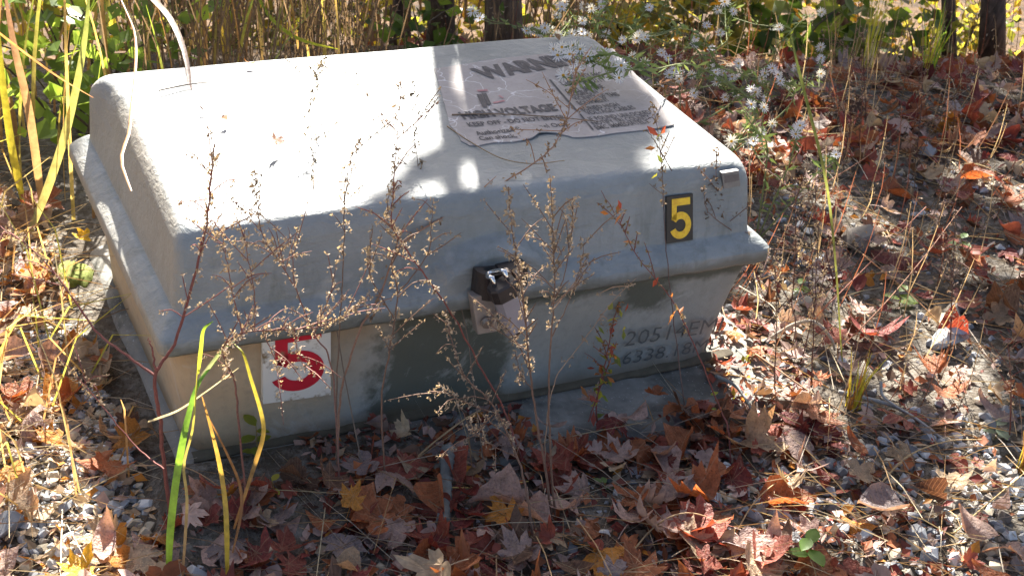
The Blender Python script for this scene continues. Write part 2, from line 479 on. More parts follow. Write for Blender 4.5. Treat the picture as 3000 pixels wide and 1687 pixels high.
def bpart(m, name, mat, parent=box, sm=False):
    o = m.build(name, mat, None, sm, loc=None)
    o.parent = parent
    o.matrix_parent_inverse = Matrix.Translation(-BL) if parent is box else Matrix.Identity(4)
    return o
# put parts in world coordinates but keep them parented to the Empty
LOCK = ony(1262, 740, 0.01)
def cover_point(x, y, z, lip):
    # left upper edge pulled in towards the rear, rear corner out again
    if z > .30:
        k = smooth(.31, .445, z) * smooth(.42, .0, x)
        dx = np.interp(y, [.06, .30, .54, .60, .645, .70], [.0, .012, .022, .016, -.004, -.006])
        x = x + dx * k
    # pocket for the lock: the front wall swells out to the lip
    if y < .2 and lip > 0:
        hw = .118 + .02 * (1 - smooth(.30, .39, z))
        s_ = (1 - smooth(hw - .035, hw, abs(x - LOCK[0]))) * (1 - smooth(.366, .386, z + .055 * (abs(x - LOCK[0] + .01) / .12) ** 2))
        y = y * (1 - s_) + min(y, .006) * s_
    if lip > 0 and y < .3:
        y += .0025 * nz(x * 6, z * 8, 5)
    return x, y, z
def build_cover():
    levels = []   # z, inset left/right, inset front, inset back, corner radius
    levels.append((G + .012, .006, .006, .006, .02))
    levels.append((G, .002, .002, .002, .02))
    levels.append((G + .004, 0, 0, 0, .02))
    levels.append((G + .022, .001, .001, .001, .02))
    for k in range(7):
        a = k / 6 * math.pi / 2
        i = .002 + .027 * (1 - math.cos(a)) ** .9 + .004 * k / 6; levels.append((G + .0245 + .024 * math.sin(a) * (k / 6) ** .6, i, i, i * .8, .022))
    i0 = levels[-1][1]
    for k in range(1, 22):
        f = k / 21; levels.append((.325 + (.414 - .325) * f, i0 + .006 * f, i0 + .020 * f, .028 + .004 * f, .024))
    i1 = i0 + .006; f1 = i0 + .020
    for k in range(1, 9):
        a = k / 8 * math.pi / 2; r = .030
        e = r * (1 - math.cos(a)); levels.append((.414 + r * math.sin(a), i1 + e * .8, f1 + e, .032 + e, .03))
    zt = levels[-1][0]; i2, f2, b2 = levels[-1][1:4]
    rings = []
    for li, (z, ix, jf, jb, r) in enumerate(levels):
        rg = []
        for (x, y) in ring_pts(ix, W - ix, jf, D - jb, r):
            zz = z
            if z > .43: zz = z + (ztop(x, y) - .444) * smooth(.43, .444, z)
            if li < 4:   # ragged lip
                zz += .0028 * nz(x * 26, y * 26, 2)
            # whole lip rises a little at the left end
            rg.append(cover_point(x, y, zz, 1 if li > 3 else 0))
        rings.append(rg)
    for e in (.012, .03, .055, .09, .13, .17, .21, .245):
        rg = []
        for (x, y) in ring_pts(i2 + e * 1.0, W - i2 - e * 1.0, f2 + e, D - b2 - e, max(.03 - e * .2, .004)):
            zz = ztop(x, y) + .003 * smooth(0, .2, e)
            xx, yy, zz = cover_point(x, y, zz, 0)
            rg.append((xx, yy, zz))
        rings.append(rg)
    m = MB(); n = len(rings[0])
    for rg in rings: m.v.extend(rg)
    for k in range(len(rings) - 1):
        for i in range(n):
            m.f.append((k * n + i, k * n + (i + 1) % n, (k + 1) * n + (i + 1) % n, (k + 1) * n + i))
    m.f.append(tuple((len(rings) - 1) * n + i for i in range(n)))
    return bpart(m, 'cover', M['cover'], sm=True)
cover = build_cover()
def build_base():
    m = MB(); rings = []
    for k in range(15):
        f = k / 14; z = .046 + (.278 - .046) * f
        ins = .046 - .024 * f + .006 * math.sin(f * math.pi)
        rg = []
        for (x, y) in ring_pts(ins + .008 * (1 - f), W - ins, ins * .85, D - ins, .03 + .025 * (1 - f), 70, 44, 6):
            q = .004 * nz(x * 5, z * 9, y * 5) + .0015 * nz(x * 22, z * 22, y * 22)
            rg.append((x, y + (q if y < .1 else 0), z))
        rings.append(rg)
    n = len(rings[0])
    for rg in rings: m.v.extend(rg)
    for k in range(len(rings) - 1):
        for i in range(n): m.f.append((k * n + i, k * n + (i + 1) % n, (k + 1) * n + (i + 1) % n, (k + 1) * n + i))
    m.f.append(tuple(range((len(rings) - 1) * n, len(rings) * n)))
    return bpart(m, 'base', M['base'], sm=True)
build_base()

def build_pad():
    m = MB(); rings = []
    for (z, e, rr) in ((-.12, 0.0, .04), (.030, 0.0, .04), (.044, .006, .05), (.049, .022, .06)):
        rings.append([(x + .006 * nz(x * 8, y * 8, 1), y + .008 * nz(x * 8, y * 8, 7), z + (.004 * nz(x * 9, y * 9, 4) if z > .04 else 0)) for (x, y) in ring_pts(.03 + e, 1.165 - e, -.125 + e, .76 - e, rr, 60, 50, 6)])
    for e in (.06, .12, .2, .3, .4):
        rings.append([(x, y, .049 + .003 * nz(x * 9, y * 9, 4) - .008 * smooth(.0, -.14, y)) for (x, y) in ring_pts(.03 + e, 1.165 - e, -.125 + e, .76 - e, .04, 60, 50, 6)])
    n = len(rings[0])
    for rg in rings: m.v.extend(rg)
    for k in range(len(rings) - 1):
        for i in range(n): m.f.append((k * n + i, k * n + (i + 1) % n, (k + 1) * n + (i + 1) % n, (k + 1) * n + i))
    m.f.append(tuple(range((len(rings) - 1) * n, len(rings) * n)))
    tag(m.build('concrete_pad', M['concrete'], None, True, (.55, .3, 0)), 'dark stained concrete pad half buried under leaves below the utility box', 'concrete pad')
build_pad()
def mortar():
    m = MB(); xs = np.linspace(.055, 1.085, 90); prof = [(.0, .0), (-.007, .0), (-.008, .004), (-.004, .008), (.004, .010)]
    for i, x in enumerate(xs):
        for (dy, dz) in prof:
            k = 1 + .7 * nz(x * 22, dy * 300, dz * 300)
            m.v.append((x, .037 + dy * k * 1.5, .049 + dz * k))
    n = len(prof)
    m.f = [(i * n + j, i * n + j + 1, (i + 1) * n + j + 1, (i + 1) * n + j) for i in range(len(xs) - 1) for j in range(n - 1)]
    o = m.build('mortar_bead', mat_plain('crumbly_mortar', (.10, .082, .052), .9, 0, 40, .6, .8), bpy.data.objects['concrete_pad'], True)
    o.matrix_parent_inverse = Matrix.Translation(Vector((-.55, -.3, 0)))
mortar()

# ---- lettering ----
def text_mesh(s, bold=0.0):
    c = bpy.data.curves.new('lettering', 'FONT'); c.body = s; c.size = 1.0; c.offset = bold
    c.resolution_u = 2; c.fill_mode = 'FRONT'
    o = bpy.data.objects.new('lettering_source', c); COL.objects.link(o)
    dg = bpy.context.evaluated_depsgraph_get(); dg.update()
    me = bpy.data.meshes.new_from_object(o.evaluated_get(dg))
    bpy.data.objects.remove(o); bpy.data.curves.remove(c)
    return me
def place_text(s, surf, a, b, top, parent, mat, bold=.01, lift=.0012, zf=None, pinv=None):
    """surf(u,v)-> 3D point on the surface; a, b baseline ends, top a point above a, all in picture pixels"""
    A = Vector(surf(*a)); B = Vector(surf(*b)); T = Vector(surf(*top))
    ex = B - A; up = T - A
    up = up - ex * (up.dot(ex) / ex.length_squared)
    me = text_mesh(s, bold)
    co = np.zeros(len(me.vertices) * 3); me.vertices.foreach_get('co', co); co = co.reshape(-1, 3)
    w = co[:, 0].max(); x0 = co[:, 0].min()
    nrm = ex.cross(up).normalized()
    out = []
    for x, y, z in co:
        p = A + ex * ((x - x0) / (w - x0)) + up * (y / .7) + nrm * lift
        if zf is not None: p.z = zf(p.x, p.y) + lift
        out.append(p)
    me.vertices.foreach_set('co', np.array(out).ravel())
    me.materials.clear(); me.materials.append(mat); me.update()
    o = link('lettering', me, parent)
    o.matrix_parent_inverse = pinv if pinv is not None else Matrix.Identity(4)
    return o
zs = .4525
def top_surf(u, v): return onz(u, v, zs)

def build_label():
    px = [(1092, 181), (1160, 172), (1235, 160), (1330, 150), (1420, 142), (1540, 128), (1575, 165), (1612, 205), (1648, 250), (1680, 290), (1696, 316),
          (1655, 325), (1600, 334), (1545, 340), (1500, 348), (1462, 352), (1440, 352), (1425, 347), (1400, 342), (1375, 341), (1355, 344), (1338, 356), (1290, 364), (1240, 366), (1205, 374), (1182, 374), (1160, 362), (1146, 338), (1130, 322), (1118, 270), (1104, 220)]
    P = [onz(u, v, zs) for u, v in px]
    Q = []
    for i in range(len(P)):
        a, b = P[i], P[(i + 1) % len(P)]
        k = max(1, int(np.linalg.norm(b - a) / .012))
        for j in range(k):
            q = a + (b - a) * j / k
            Q.append((q[0] + .0016 * nz(q[0] * 90, q[1] * 90), q[1] + .0016 * nz(q[1] * 90, q[0] * 90, 4)))
    bm = bmesh.new()
    vs = [bm.verts.new((x, y, 0)) for x, y in Q]
    f = bm.faces.new(vs)
    bmesh.ops.triangulate(bm, faces=[f])
    for _ in range(3):
        bmesh.ops.subdivide_edges(bm, edges=[e for e in bm.edges if e.calc_length() > .035], cuts=1)
        bmesh.ops.triangulate(bm, faces=bm.faces[:])
    for v in bm.verts:
        v.co.z = ztop(v.co.x, v.co.y) + .0045
    bmesh.ops.recalc_face_normals(bm, faces=bm.faces[:])
    # thickness so that the loose edge shows
    ext = bmesh.ops.extrude_face_region(bm, geom=bm.faces[:])
    for v in ext['geom']:
        if isinstance(v, bmesh.types.BMVert): v.co.z -= .0022
    # curl the torn lower left edge up
    c0 = onz(1290, 364, zs)
    for v in bm.verts:
        d = math.hypot(v.co.x - onz(1350, 345, zs)[0], v.co.y - onz(1350, 345, zs)[1])
        v.co.z += .004 * max(0, 1 - d / .05)
    me = bpy.data.meshes.new('warning_label'); bm.to_mesh(me); bm.free()
    me.materials.append(M['label'])
    o = link('warning_label', me, box); o.matrix_parent_inverse = Matrix.Translation(-BL)
    zf = lambda x, y: ztop(x, y) + .0045
    kw = dict(parent=o, zf=zf, lift=.0012)
    T = lambda s, a, b, h, mat='ink', bold=.02: place_text(s, top_surf, a, b, (a[0] - h * .62, a[1] - h), mat=M[mat], bold=bold, **kw)
    T('WARNING', (1216, 209), (1500, 160), 27, bold=.05)
    T('HIGH VOLTAGE', (1166, 309), (1404, 285), 17, bold=.045)
    T('KEEP OFF - DO NOT ENTER', (1180, 328), (1425, 306), 10)
    T('Authorized Personnel Only', (1200, 350), (1430, 324), 10)
    T('Can shock, burn', (1208, 362), (1345, 350), 9)
    rl = ['TRI-COUNTY EMC', '1-(800) 369-2111', 'CALL BEFORE', 'DIGGING IN', 'VICINITY OF THIS', 'EQUIPMENT', 'BURIED HIGH', 'VOLTAGE CABLES', 'IF FOUND UNLOCKED', 'NOTIFY TRI COUNTY', 'EMC IMMEDIATELY']
    ra = [((1405, 210), (1520, 197)), ((1417, 223), (1522, 211)), ((1428, 241), (1522, 226)), ((1436, 250), (1506, 240)), ((1446, 260), (1560, 246)), ((1458, 271), (1535, 260)),
          ((1466, 286), (1560, 272)), ((1478, 296), (1600, 279)), ((1486, 311), (1640, 291)), ((1494, 322), (1640, 303)), ((1502, 333), (1636, 314))]
    for s, (a, b) in zip(rl, ra): T(s, a, b, 9.5, bold=.015)
    # dividing rule, pictogram bars, faint red strokes
    def strip(a, b, w, mat, name):
        A = np.array(onz(*a, zs)); B = np.array(onz(*b, zs)); d = (B - A); nrm = np.array([-d[1], d[0], 0]); nrm /= np.linalg.norm(nrm)
        mm = MB(); N = 8
        for i in range(N + 1):
            p = A + d * i / N
            for sgn in (-1, 1):
                q = p + nrm * w * sgn; mm.v.append((q[0], q[1], zf(q[0], q[1]) + .0013))
        mm.f = [(2 * i, 2 * i + 1, 2 * i + 3, 2 * i + 2) for i in range(N)]
        x = mm.build(name, mat, o)
        return x
    strip((1382, 209), (1452, 288), .0022, M['ink'], 'dividing_rule')
    strip((1458, 294), (1491, 334), .0018, M['ink'], 'dividing_rule')
    strip((1204, 246), (1219, 279), .0045, M['ink'], 'pictogram')
    strip((1216, 243), (1230, 273), .0045, M['ink'], 'pictogram')
    strip((1200, 238), (1226, 236), .004, M['red_ink'], 'pictogram')
    strip((1240, 268), (1268, 262), .003, M['red_ink'], 'pictogram')
    strip((1255, 249), (1264, 256), .002, M['red_ink'], 'pictogram')
build_label()

# ---- numerals ----
def five_faces():
    """figure 5 in a unit cell 1 wide, 1.45 high; outline as strips"""
    m = MB()
    def quad(a, b, c, d): m.add([(*a, 0), (*b, 0), (*c, 0), (*d, 0)], [(0, 1, 2, 3)])
    t = .27
    quad((.10, 1.45 - t * .95), (.95, 1.45 - t * .95), (.95, 1.45), (.10, 1.45))
    quad((.10, .70), (.10 + t * .85, .66), (.10 + t * .85, 1.45 - t * .95), (.10, 1.45 - t * .95))
    # bowl
    N = 26; vs = []
    for i in range(N + 1):
        a = math.radians(148 - (148 + 158) * i / N)
        for (rx, ry) in ((.50, .485), (.50 - t * .95, .485 - t * .95)):
            vs.append((.50 + rx * math.cos(a), .485 + ry * math.sin(a), 0))
    m.add(vs, [(2 * i, 2 * i + 1, 2 * i + 3, 2 * i + 2) for i in range(N)])
    return m
def plate_on(surf, corners, mat_plate, mat_num, cell, lift, name='number_plate', thick=.0015):
    C4 = [Vector(surf(*c)) for c in corners]           # tl, tr, br, bl
    nrm = (C4[1] - C4[0]).cross(C4[3] - C4[0]).normalized()
    if nrm.y > 0: nrm = -nrm
    def bil(s, t): return (C4[3] * (1 - s) + C4[2] * s) * (1 - t) + (C4[0] * (1 - s) + C4[1] * s) * t
    m = MB()
    f4 = [bil(0, 0) + nrm * lift, bil(1, 0) + nrm * lift, bil(1, 1) + nrm * lift, bil(0, 1) + nrm * lift]
    b4 = [p - nrm * (lift + .006) for p in f4]
    m.add(f4 + b4, [(0, 1, 2, 3), (0, 4, 5, 1), (1, 5, 6, 2), (2, 6, 7, 3), (3, 7, 4, 0)])
    pl = bpart(m, name, mat_plate)
    n = five_faces(); x0, x1, y0, y1 = cell
    out = []
    for (x, y, z) in n.v:
        p = bil(x0 + (x1 - x0) * x, y0 + (y1 - y0) * y / 1.45) + nrm * (lift + .0009)
        out.append(tuple(p))
    n.v = out
    n.build('numeral', mat_num, pl)
    return pl
def front_wall(u, v):
    # y of the front wall depends on z a little (draft)
    p = ony(u, v, .045)
    for _ in range(3): p = ony(u, v, np.interp(p[2], [.325, .414], [.033, .053]))
    return p
plate_on(front_wall, [(1674, 494), (1740, 486), (1740, 602), (1674, 612)], M['black_plate'], M['yellow_paint'], (.10, .92, .07, .94), .004)
def base_wall(u, v):
    p = ony(u, v, .035)
    for _ in range(3): p = ony(u, v, np.interp(p[2], [.046, .278], [.040, .0185]))
    return p
tl = (657, 845); tr = (829, 818)
plate_on(base_wall, [tl, tr, (829, 987), (659, 1010)], M['white_plate'], M['red_paint'], (.10, .90, .14, 1.04), .006)
# maker's plate, upper right of the front
m = MB(); q = [Vector(front_wall(*c)) + Vector((0, -.0030, 0)) for c in ((1814, 434), (1856, 427), (1860, 466), (1818, 473))]
m.add(q + [p + Vector((0, .008, 0)) for p in q], [(0, 3, 2, 1), (0, 1, 5, 4), (1, 2, 6, 5), (2, 3, 7, 6), (3, 0, 4, 7)])
dp = bpart(m, 'data_plate', M['data'])
m = MB(); q = [Vector(front_wall(*c)) + Vector((0, -.0038, 0)) for c in ((1819, 440), (1855, 435), (1856, 452), (1820, 459))]
m.add(q, [(0, 3, 2, 1)]); m.build('print_panel', M['data_dark'], dp)
# stencilled numbers on the base
def stencil(s, a, b, h):
    o = place_text(s, base_wall, a, b, (a[0] - 2, a[1] - h), box, M['stencil'], -.006, .0045)
    o.matrix_parent_inverse = Matrix.Translation(-BL); o.name = 'stencil_lettering'
stencil('20514EMI', (1566, 868), (1808, 829), 36)
stencil('6338.18MD', (1560, 914), (1812, 872), 30)

# ---- lock hardware ----
def fw(u, v, y): return Vector(ony(u, v, y))
Y0 = .004
hx = LOCK[0]
def bevel_box(c, h, M3, r=.15):
    bm = bmesh.new(); bmesh.ops.create_cube(bm, size=2.0)
    for v in bm.verts: v.co = Vector((v.co.x * h[0], v.co.y * h[1], v.co.z * h[2]))
    bmesh.ops.bevel(bm, geom=bm.edges[:], offset=min(h) * r, segments=2, affect='EDGES', profile=.6)
    for v in bm.verts: v.co = Vector(c) + M3 @ v.co
    vs = [tuple(v.co) for v in bm.verts]; fs = [[v.index for v in f.verts] for f in bm.faces]
    bm.verts.index_update(); bm.free()
    return vs, fs
def cyl(m, a, b, r, n=14): m.tube([a, b], r, n)
# steel hood: a bent plate with a half-round front and a hole in its top
hc = fw(1224, 694, Y0)
m = MB()
prof = []
for i in range(15):
    a = math.pi * i / 14
    prof.append((-.026 * math.cos(a), -.012 - .030 * math.sin(a) ** .7))
inner = [(x * .80, y * .82) for x, y in prof]
zt, zb = .018, -.030
vs = []
for (ring, z) in ((prof, zt), (prof, zb), (inner, zb), (inner, zt - .006)):
    for x, y in ring: vs.append(Vector((hc.x + x, hc.y + y + .012, hc.z + z + (x * -.10))))
n = len(prof); fs = []
for i in range(n - 1):
    fs += [(i, n + i, n + i + 1, i + 1), (n + i, 2 * n + i, 2 * n + i + 1, n + i + 1), (2 * n + i, 3 * n + i, 3 * n + i + 1, 2 * n + i + 1)]
# top plate with a slot
hole = [(.010 * math.cos(2 * math.pi * k / 12) - .002, -.022 + .007 * math.sin(2 * math.pi * k / 12)) for k in range(12)]
m.add(vs, fs)
bm = bmesh.new()
ov = [bm.verts.new((x, y, 0)) for x, y in prof] ; hv = [bm.verts.new((x, y, 0)) for x, y in hole]
oe = [bm.edges.new((ov[i], ov[(i + 1) % len(ov)])) for i in range(len(ov))]
he = [bm.edges.new((hv[i], hv[(i + 1) % 12])) for i in range(12)]
bmesh.ops.triangle_fill(bm, use_beauty=True, use_dissolve=False, edges=oe + he)
bm.verts.index_update()
m.add([Vector((hc.x + v.co.x, hc.y + v.co.y + .012, hc.z + zt + .0005 - v.co.x * .10)) for v in bm.verts], [[v.index for v in f.verts] for f in bm.faces]); bm.free()
hood = bpart(m, 'lock_hood', M['steel_dark'])
for (u, v) in ((1262 + 8, 682), (1300, 681)):
    m = MB(); p = fw(u, v, -.022); cyl(m, p, p + Vector((0, -.010, -.002)), .0075, 12); bpart(m, 'bolt', M['bolt'])
# back strip that carries the hood's right side
m = MB(); p = fw(1284, 690, -.004); v_, f_ = bevel_box(p, (.024, .016, .020), Matrix.Rotation(-.08, 3, 'Y')); m.add(v_, f_); bpart(m, 'hasp_bracket', M['steel_dark'])
# tan strap hanging from the hood
m = MB(); a = fw(1208, 735, -.010); b = fw(1222, 830, -.014)
d = (b - a); ez = d.normalized(); R3 = Matrix((Vector((1, 0, 0)), Vector((0, 1, 0)), -ez)).transposed()
v_, f_ = bevel_box((a + b) / 2, (.019, .010, d.length / 2), R3, .25); m.add(v_, f_)
strap = bpart(m, 'hasp_strap', M['steel_tan'])
m = MB(); p = fw(1222, 808, -.026); cyl(m, p, p + Vector((0, -.008, -.002)), .009, 14); bpart(m, 'bolt', M['bolt'])
# the padlock itself: separate thing hanging in the hood
a = fw(1262, 716, -.050); b = fw(1300, 826, -.056)
pl = empty('padlock', tuple(b), 'grey padlock with black collar and bright shackle hanging on the lid', 'padlock')
PLI = Matrix.Translation(-Vector(b))
def ppart(m, name, mat, sm=False):
    o = m.build(name, mat, None, sm); o.parent = pl; o.matrix_parent_inverse = PLI; return o
ax = (b - a).normalized(); sx_ = Vector((1, 0, 0)); sx_ = (sx_ - ax * sx_.dot(ax)).normalized(); sy_ = ax.cross(sx_)
def oct_ring(c, hx_, hy_, ch):
    pts = [(-hx_ + ch, -hy_), (hx_ - ch, -hy_), (hx_, -hy_ + ch), (hx_, hy_ - ch), (hx_ - ch, hy_), (-hx_ + ch, hy_), (-hx_, hy_ - ch), (-hx_, -hy_ + ch)]
    return [c + sx_ * x + sy_ * y for x, y in pts]
def oct_prism(rings):
    m = MB(); n = 8; vs = []; fs = []
    for r in rings: vs += r
    for k in range(len(rings) - 1):
        for i in range(n): fs.append((k * n + i, k * n + (i + 1) % n, (k + 1) * n + (i + 1) % n, (k + 1) * n + i))
    fs.append(tuple(range(n - 1, -1, -1))); fs.append(tuple((len(rings) - 1) * n + i for i in range(n)))
    m.add(vs, fs); return m
L_ = (b - a).length
P_ = lambda f: a + ax * (L_ * f)
ppart(oct_prism([oct_ring(P_(.10), .0205, .0135, .008), oct_ring(P_(.97), .0215, .0140, .008), oct_ring(P_(1.0), .0195, .012, .007)]), 'body', M['lock_body'])
ppart(oct_prism([oct_ring(P_(-.04), .0215, .0145, .007), oct_ring(P_(0.0), .0235, .0165, .008), oct_ring(P_(.24), .0235, .0165, .008), oct_ring(P_(.26), .0225, .0155, .008)]), 'collar', M['steel_dark'])
m = MB(); cyl(m, P_(.99), P_(1.06), .011, 14); ppart(m, 'keyway', M['black_plate'])
m = MB()
arc = []
for i in range(13):
    w = math.pi * i / 12
    arc.append(P_(-.04) - sx_ * .0115 * math.cos(w) - ax * (.018 + .006 * math.sin(w)) + Vector((0, 1, -.75)) * (.026 * math.sin(w)))
m.tube([P_(.02) - sx_ * .0115] + arc + [P_(.02) + sx_ * .0115], .0042, 10)
ppart(m, 'shackle', M['chrome'], True)
m = MB(); p = P_(.13) + sx_ * .004; nn = sy_ if sy_.y < 0 else -sy_
cyl(m, p + nn * .0160, p + nn * .0172, .0022, 8); ppart(m, 'rivet', M['bolt'])

# ------------------------------------------------------------------ trees: trunks behind the box, crowns overhead shade it
TZ = .45
def top_mask_polys():
    lit = [
        [(180, 60), (1150, 20), (1152, 130), (1160, 190), (1174, 260), (1140, 330), (1150, 362), (1045, 415), (955, 480), (900, 560), (900, 700), (100, 700)],
        [(1030, 505), (1095, 458), (1160, 416), (1222, 395), (1248, 415), (1235, 480), (1150, 560), (1000, 600)],
        [(1535, 110), (1575, 190), (1630, 245), (1672, 290), (1676, 330), (1635, 415), (1660, 480), (2000, 480), (2000, 200), (1650, 60)],
    ]
    return [[tuple(onz(u, v, TZ)[:2]) for u, v in pl] for pl in lit]
LITP = top_mask_polys()
def inside(p, poly):
    x, y = p; c = False; j = len(poly) - 1
    for i in range(len(poly)):
        if (poly[i][1] > y) != (poly[j][1] > y) and x < (poly[j][0] - poly[i][0]) * (y - poly[i][1]) / (poly[j][1] - poly[i][1]) + poly[i][0]: c = not c
        j = i
    return c
SH = (SUN.x / SUN.z, SUN.y / SUN.z)
GLIT = [[(1850, 670), (2000, 660), (2010, 860), (1900, 1000), (1840, 920)],          # bright leaves right of the base
        [(2250, 820), (2480, 820), (2576, 1000), (2420, 1080), (2230, 960)],
        [(2080, 1290), (2330, 1270), (2360, 1500), (2040, 1500)],
        [(2400, 1180), (2700, 1150), (2700, 1420), (2480, 1420)]]
GLITP = [[tuple(onz(u, v, .03)[:2]) for u, v in pl] for pl in GLIT]
def shade_prob(tx, ty):
    gx, gy = tx - SH[0] * TZ, ty - SH[1] * TZ
    on_box = 0.0 < tx < 1.12 and .0 < ty < .72
    if on_box:
        return 0.0 if any(inside((tx, ty), p) for p in LITP) else 1.0
    if (tx <= .02 and ty < 1.7) or (tx < .3 and .72 < ty < 1.6): return .02          # left: open to the sun
    if any(inside((gx, gy), p) for p in GLITP): return 0.05
    if 1.08 < tx < 1.36 and -.02 < ty < .75: return .06
    if ty > (1.15 if tx < 1.2 else 1.55): return .9 if nz(tx * 2, ty * 2, 5) > -.28 else .1
    if tx < 1.75 and .7 <= ty < 1.4: return .28
    if tx < 1.12: return .08 if ty > -.34 and tx < 1.0 else .85
    return 1.0 if nz(tx * 3.4, ty * 3.4, 2) > .10 else .08                 # right: dappled
def to_t(p):
    k = (p[2] - TZ) / SUN.z
    return p[0] - SUN.x * k, p[1] - SUN.y * k
TRUNKS = [  # picture x, y (2576 px), distance behind the box, radius, lean, label
    (1110, 60, 1.65, .034, 'slim brown trunk straight behind the middle of the box'),
    (1268, 60, 1.42, .047, 'thickest brown trunk rising behind the warning sticker'),
    (1005, 40, 2.7, .036, 'shaggy reddish trunk left of two others behind the box'),
    (925, 30, 7.2, .10, 'dim trunk half hidden by dry weeds behind the sunlit lid'),
    (2492, 90, 1.62, .040, 'dark trunk at the clearing edge with red leaves at its foot'),
    (2388, 100, 1.85, .024, 'thin dark sapling trunk beside the thicker one at the clearing edge'),
    (2120, 40, 3.2, .045, 'brown trunk seen through big green leaves'),
    (575, 40, 5.8, .075, 'dark distant trunk behind the tall grass'),
    (760, 30, 6.4, .09, 'distant trunk among yellow leaves above the sunlit lid'),
    (1820, 40, 4.0, .06, 'brown trunk behind the white asters'),
]
tree_objs = []
for (u, v, y, r, lab) in TRUNKS:
    p = ony(u, v, y)
    top_x = p[0] + random.uniform(-.12, .12)
    z0 = gz(p[0], y)
    t = empty('tree', (p[0], y, z0), lab, 'tree', 'trees at the edge of the clearing')
    Ht = random.uniform(5.0, 6.5)
    m = MB(); pts = []; rr = []
    lean = (ony(u, v - 60, y)[0] - p[0]) / (ony(u, v - 60, y)[2] - p[2])
    # keep the trunk passing through the seen point; slight sway above
    for k in range(15):
        h = k / 14 * (Ht - z0) - .05
        pts.append((p[0] + lean * min(z0 + h - p[2], .5) + .02 * nz(h * 1.3, u), y + .02 * nz(u, h * 1.2) + .05 * max(0, h - 2), z0 + h)); rr.append(r * (1.25 if k == 0 else 1) * (1 - .75 * k / 14))
    m.tube(pts, rr, 9)
    limbs = []
    for k in range(7):
        j = 7 + k
        a = random.uniform(0, 6.28); L = random.uniform(.7, 1.6)
        s0 = Vector(pts[j]); e0 = s0 + Vector((math.cos(a) * L, math.sin(a) * L, random.uniform(.3, .9)))
        if any(shade_prob(*to_t(q)) < .8 for q in (s0.lerp(e0, .3), s0.lerp(e0, .65), e0)): continue
        m.tube([s0, (s0 + e0) / 2 + Vector((0, 0, .1)), e0], [rr[j] * .5, rr[j] * .3, .006], 5)
    m.build('trunk', M['bark'], t, True, loc=None).matrix_parent_inverse = Matrix.Translation(-t.location)
    tree_objs.append([t, p[0], y, MB()])
def leaf_quad(m, c, size, col, up=None, aspect=.6):
    n = Vector(rng.normal(size=3)); n.normalize()
    if up is not None: n = (n + Vector(up)).normalized()
    a = n.orthogonal().normalized(); w = random.uniform(0, 6.28)
    b = n.cross(a); a, b = a * math.cos(w) + b * math.sin(w), b * math.cos(w) - a * math.sin(w)
    c = Vector(c); s2 = size * .5
    vs = [c - a * s2, c - a * s2 * .1 + b * s2 * aspect + n * s2 * .12, c + a * s2, c - a * s2 * .1 - b * s2 * aspect + n * s2 * .12]
    m.add(vs, [(0, 1, 2, 3)], col)
CROWN = [(.10, .11, .02), (.16, .14, .02), (.07, .10, .025), (.20, .13, .02)]
for _ in range(9000):       # more crown leaves overhead, added to shade the wood behind
    tx = random.uniform(-2.0, 9.0); ty = random.uniform(4.2, 9.5)
    if nz(tx * .9, ty * .9, 5) < -.12 or random.random() < .25: continue
    h = random.uniform(3.0, 5.5); p = Vector((tx, ty, TZ)) + SUN * ((h - TZ) / SUN.z)
    best = min(tree_objs, key=lambda q: (q[1] + .2 - p.x) ** 2 + (q[2] - p.y) ** 2 * .15)
    leaf_quad(best[3], p, random.uniform(.20, .28), random.choice(CROWN), up=(SUN.x, SUN.y, SUN.z + .3), aspect=.8)
for _ in range(17000):  # crown leaves laid only where shade is wanted, gaps follow the lit patches
    tx = random.uniform(-.9, 4.0); ty = random.uniform(-.75, 4.2)
    if random.random() > shade_prob(tx, ty): continue
    h = random.uniform(3.0, 5.6)
    k = (h - TZ) / SUN.z
    p = Vector((tx, ty, TZ)) + SUN * k
    best = min(tree_objs[:8], key=lambda q: (q[1] + .2 - p.x) ** 2 + (q[2] - p.y) ** 2 * .15)
    probe = [shade_prob(tx + a, ty + b) for a, b in ((.07, 0), (-.07, 0), (0, .07), (0, -.07))]
    if min(probe) > .05 or not (-.05 < tx < 1.2 and -.05 < ty < .8):
        leaf_quad(best[3], p, random.uniform(.12, .17), random.choice(CROWN), up=(SUN.x, SUN.y, SUN.z + .3), aspect=.8)
    else:                       # small leaves added to sharpen the edges of the lit gaps
        for _ in range(18):
            a, b = random.uniform(-.07, .07), random.uniform(-.07, .07)
            if shade_prob(tx + a, ty + b) > .5:
                leaf_quad(best[3], p + Vector((a, b, 0)), random.uniform(.04, .065), random.choice(CROWN), up=(SUN.x, SUN.y, SUN.z + .3), aspect=.8)
for (t, x, y, mb) in tree_objs:
    # some more crown around the trunk, high above the picture
    for _ in range(220):
        a = random.uniform(0, 6.28); r = random.uniform(.2, 1.3); zc = random.uniform(4.6, 6.6)
        q = (x + .35 + r * math.cos(a), y + 2.0 + r * math.sin(a), zc)
        tx, ty = to_t(q)
        if -2.5 < tx < 4.5 and -1.2 < ty < 3.2 and random.random() > (shade_prob(tx, ty) if ty < 1.9 else .25): continue
        leaf_quad(mb, q, .14, random.choice(CROWN), aspect=.8)
    o = mb.build('crown', M['foliage'], t); o.matrix_parent_inverse = Matrix.Translation(-t.location); o['kind'] = 'stuff'

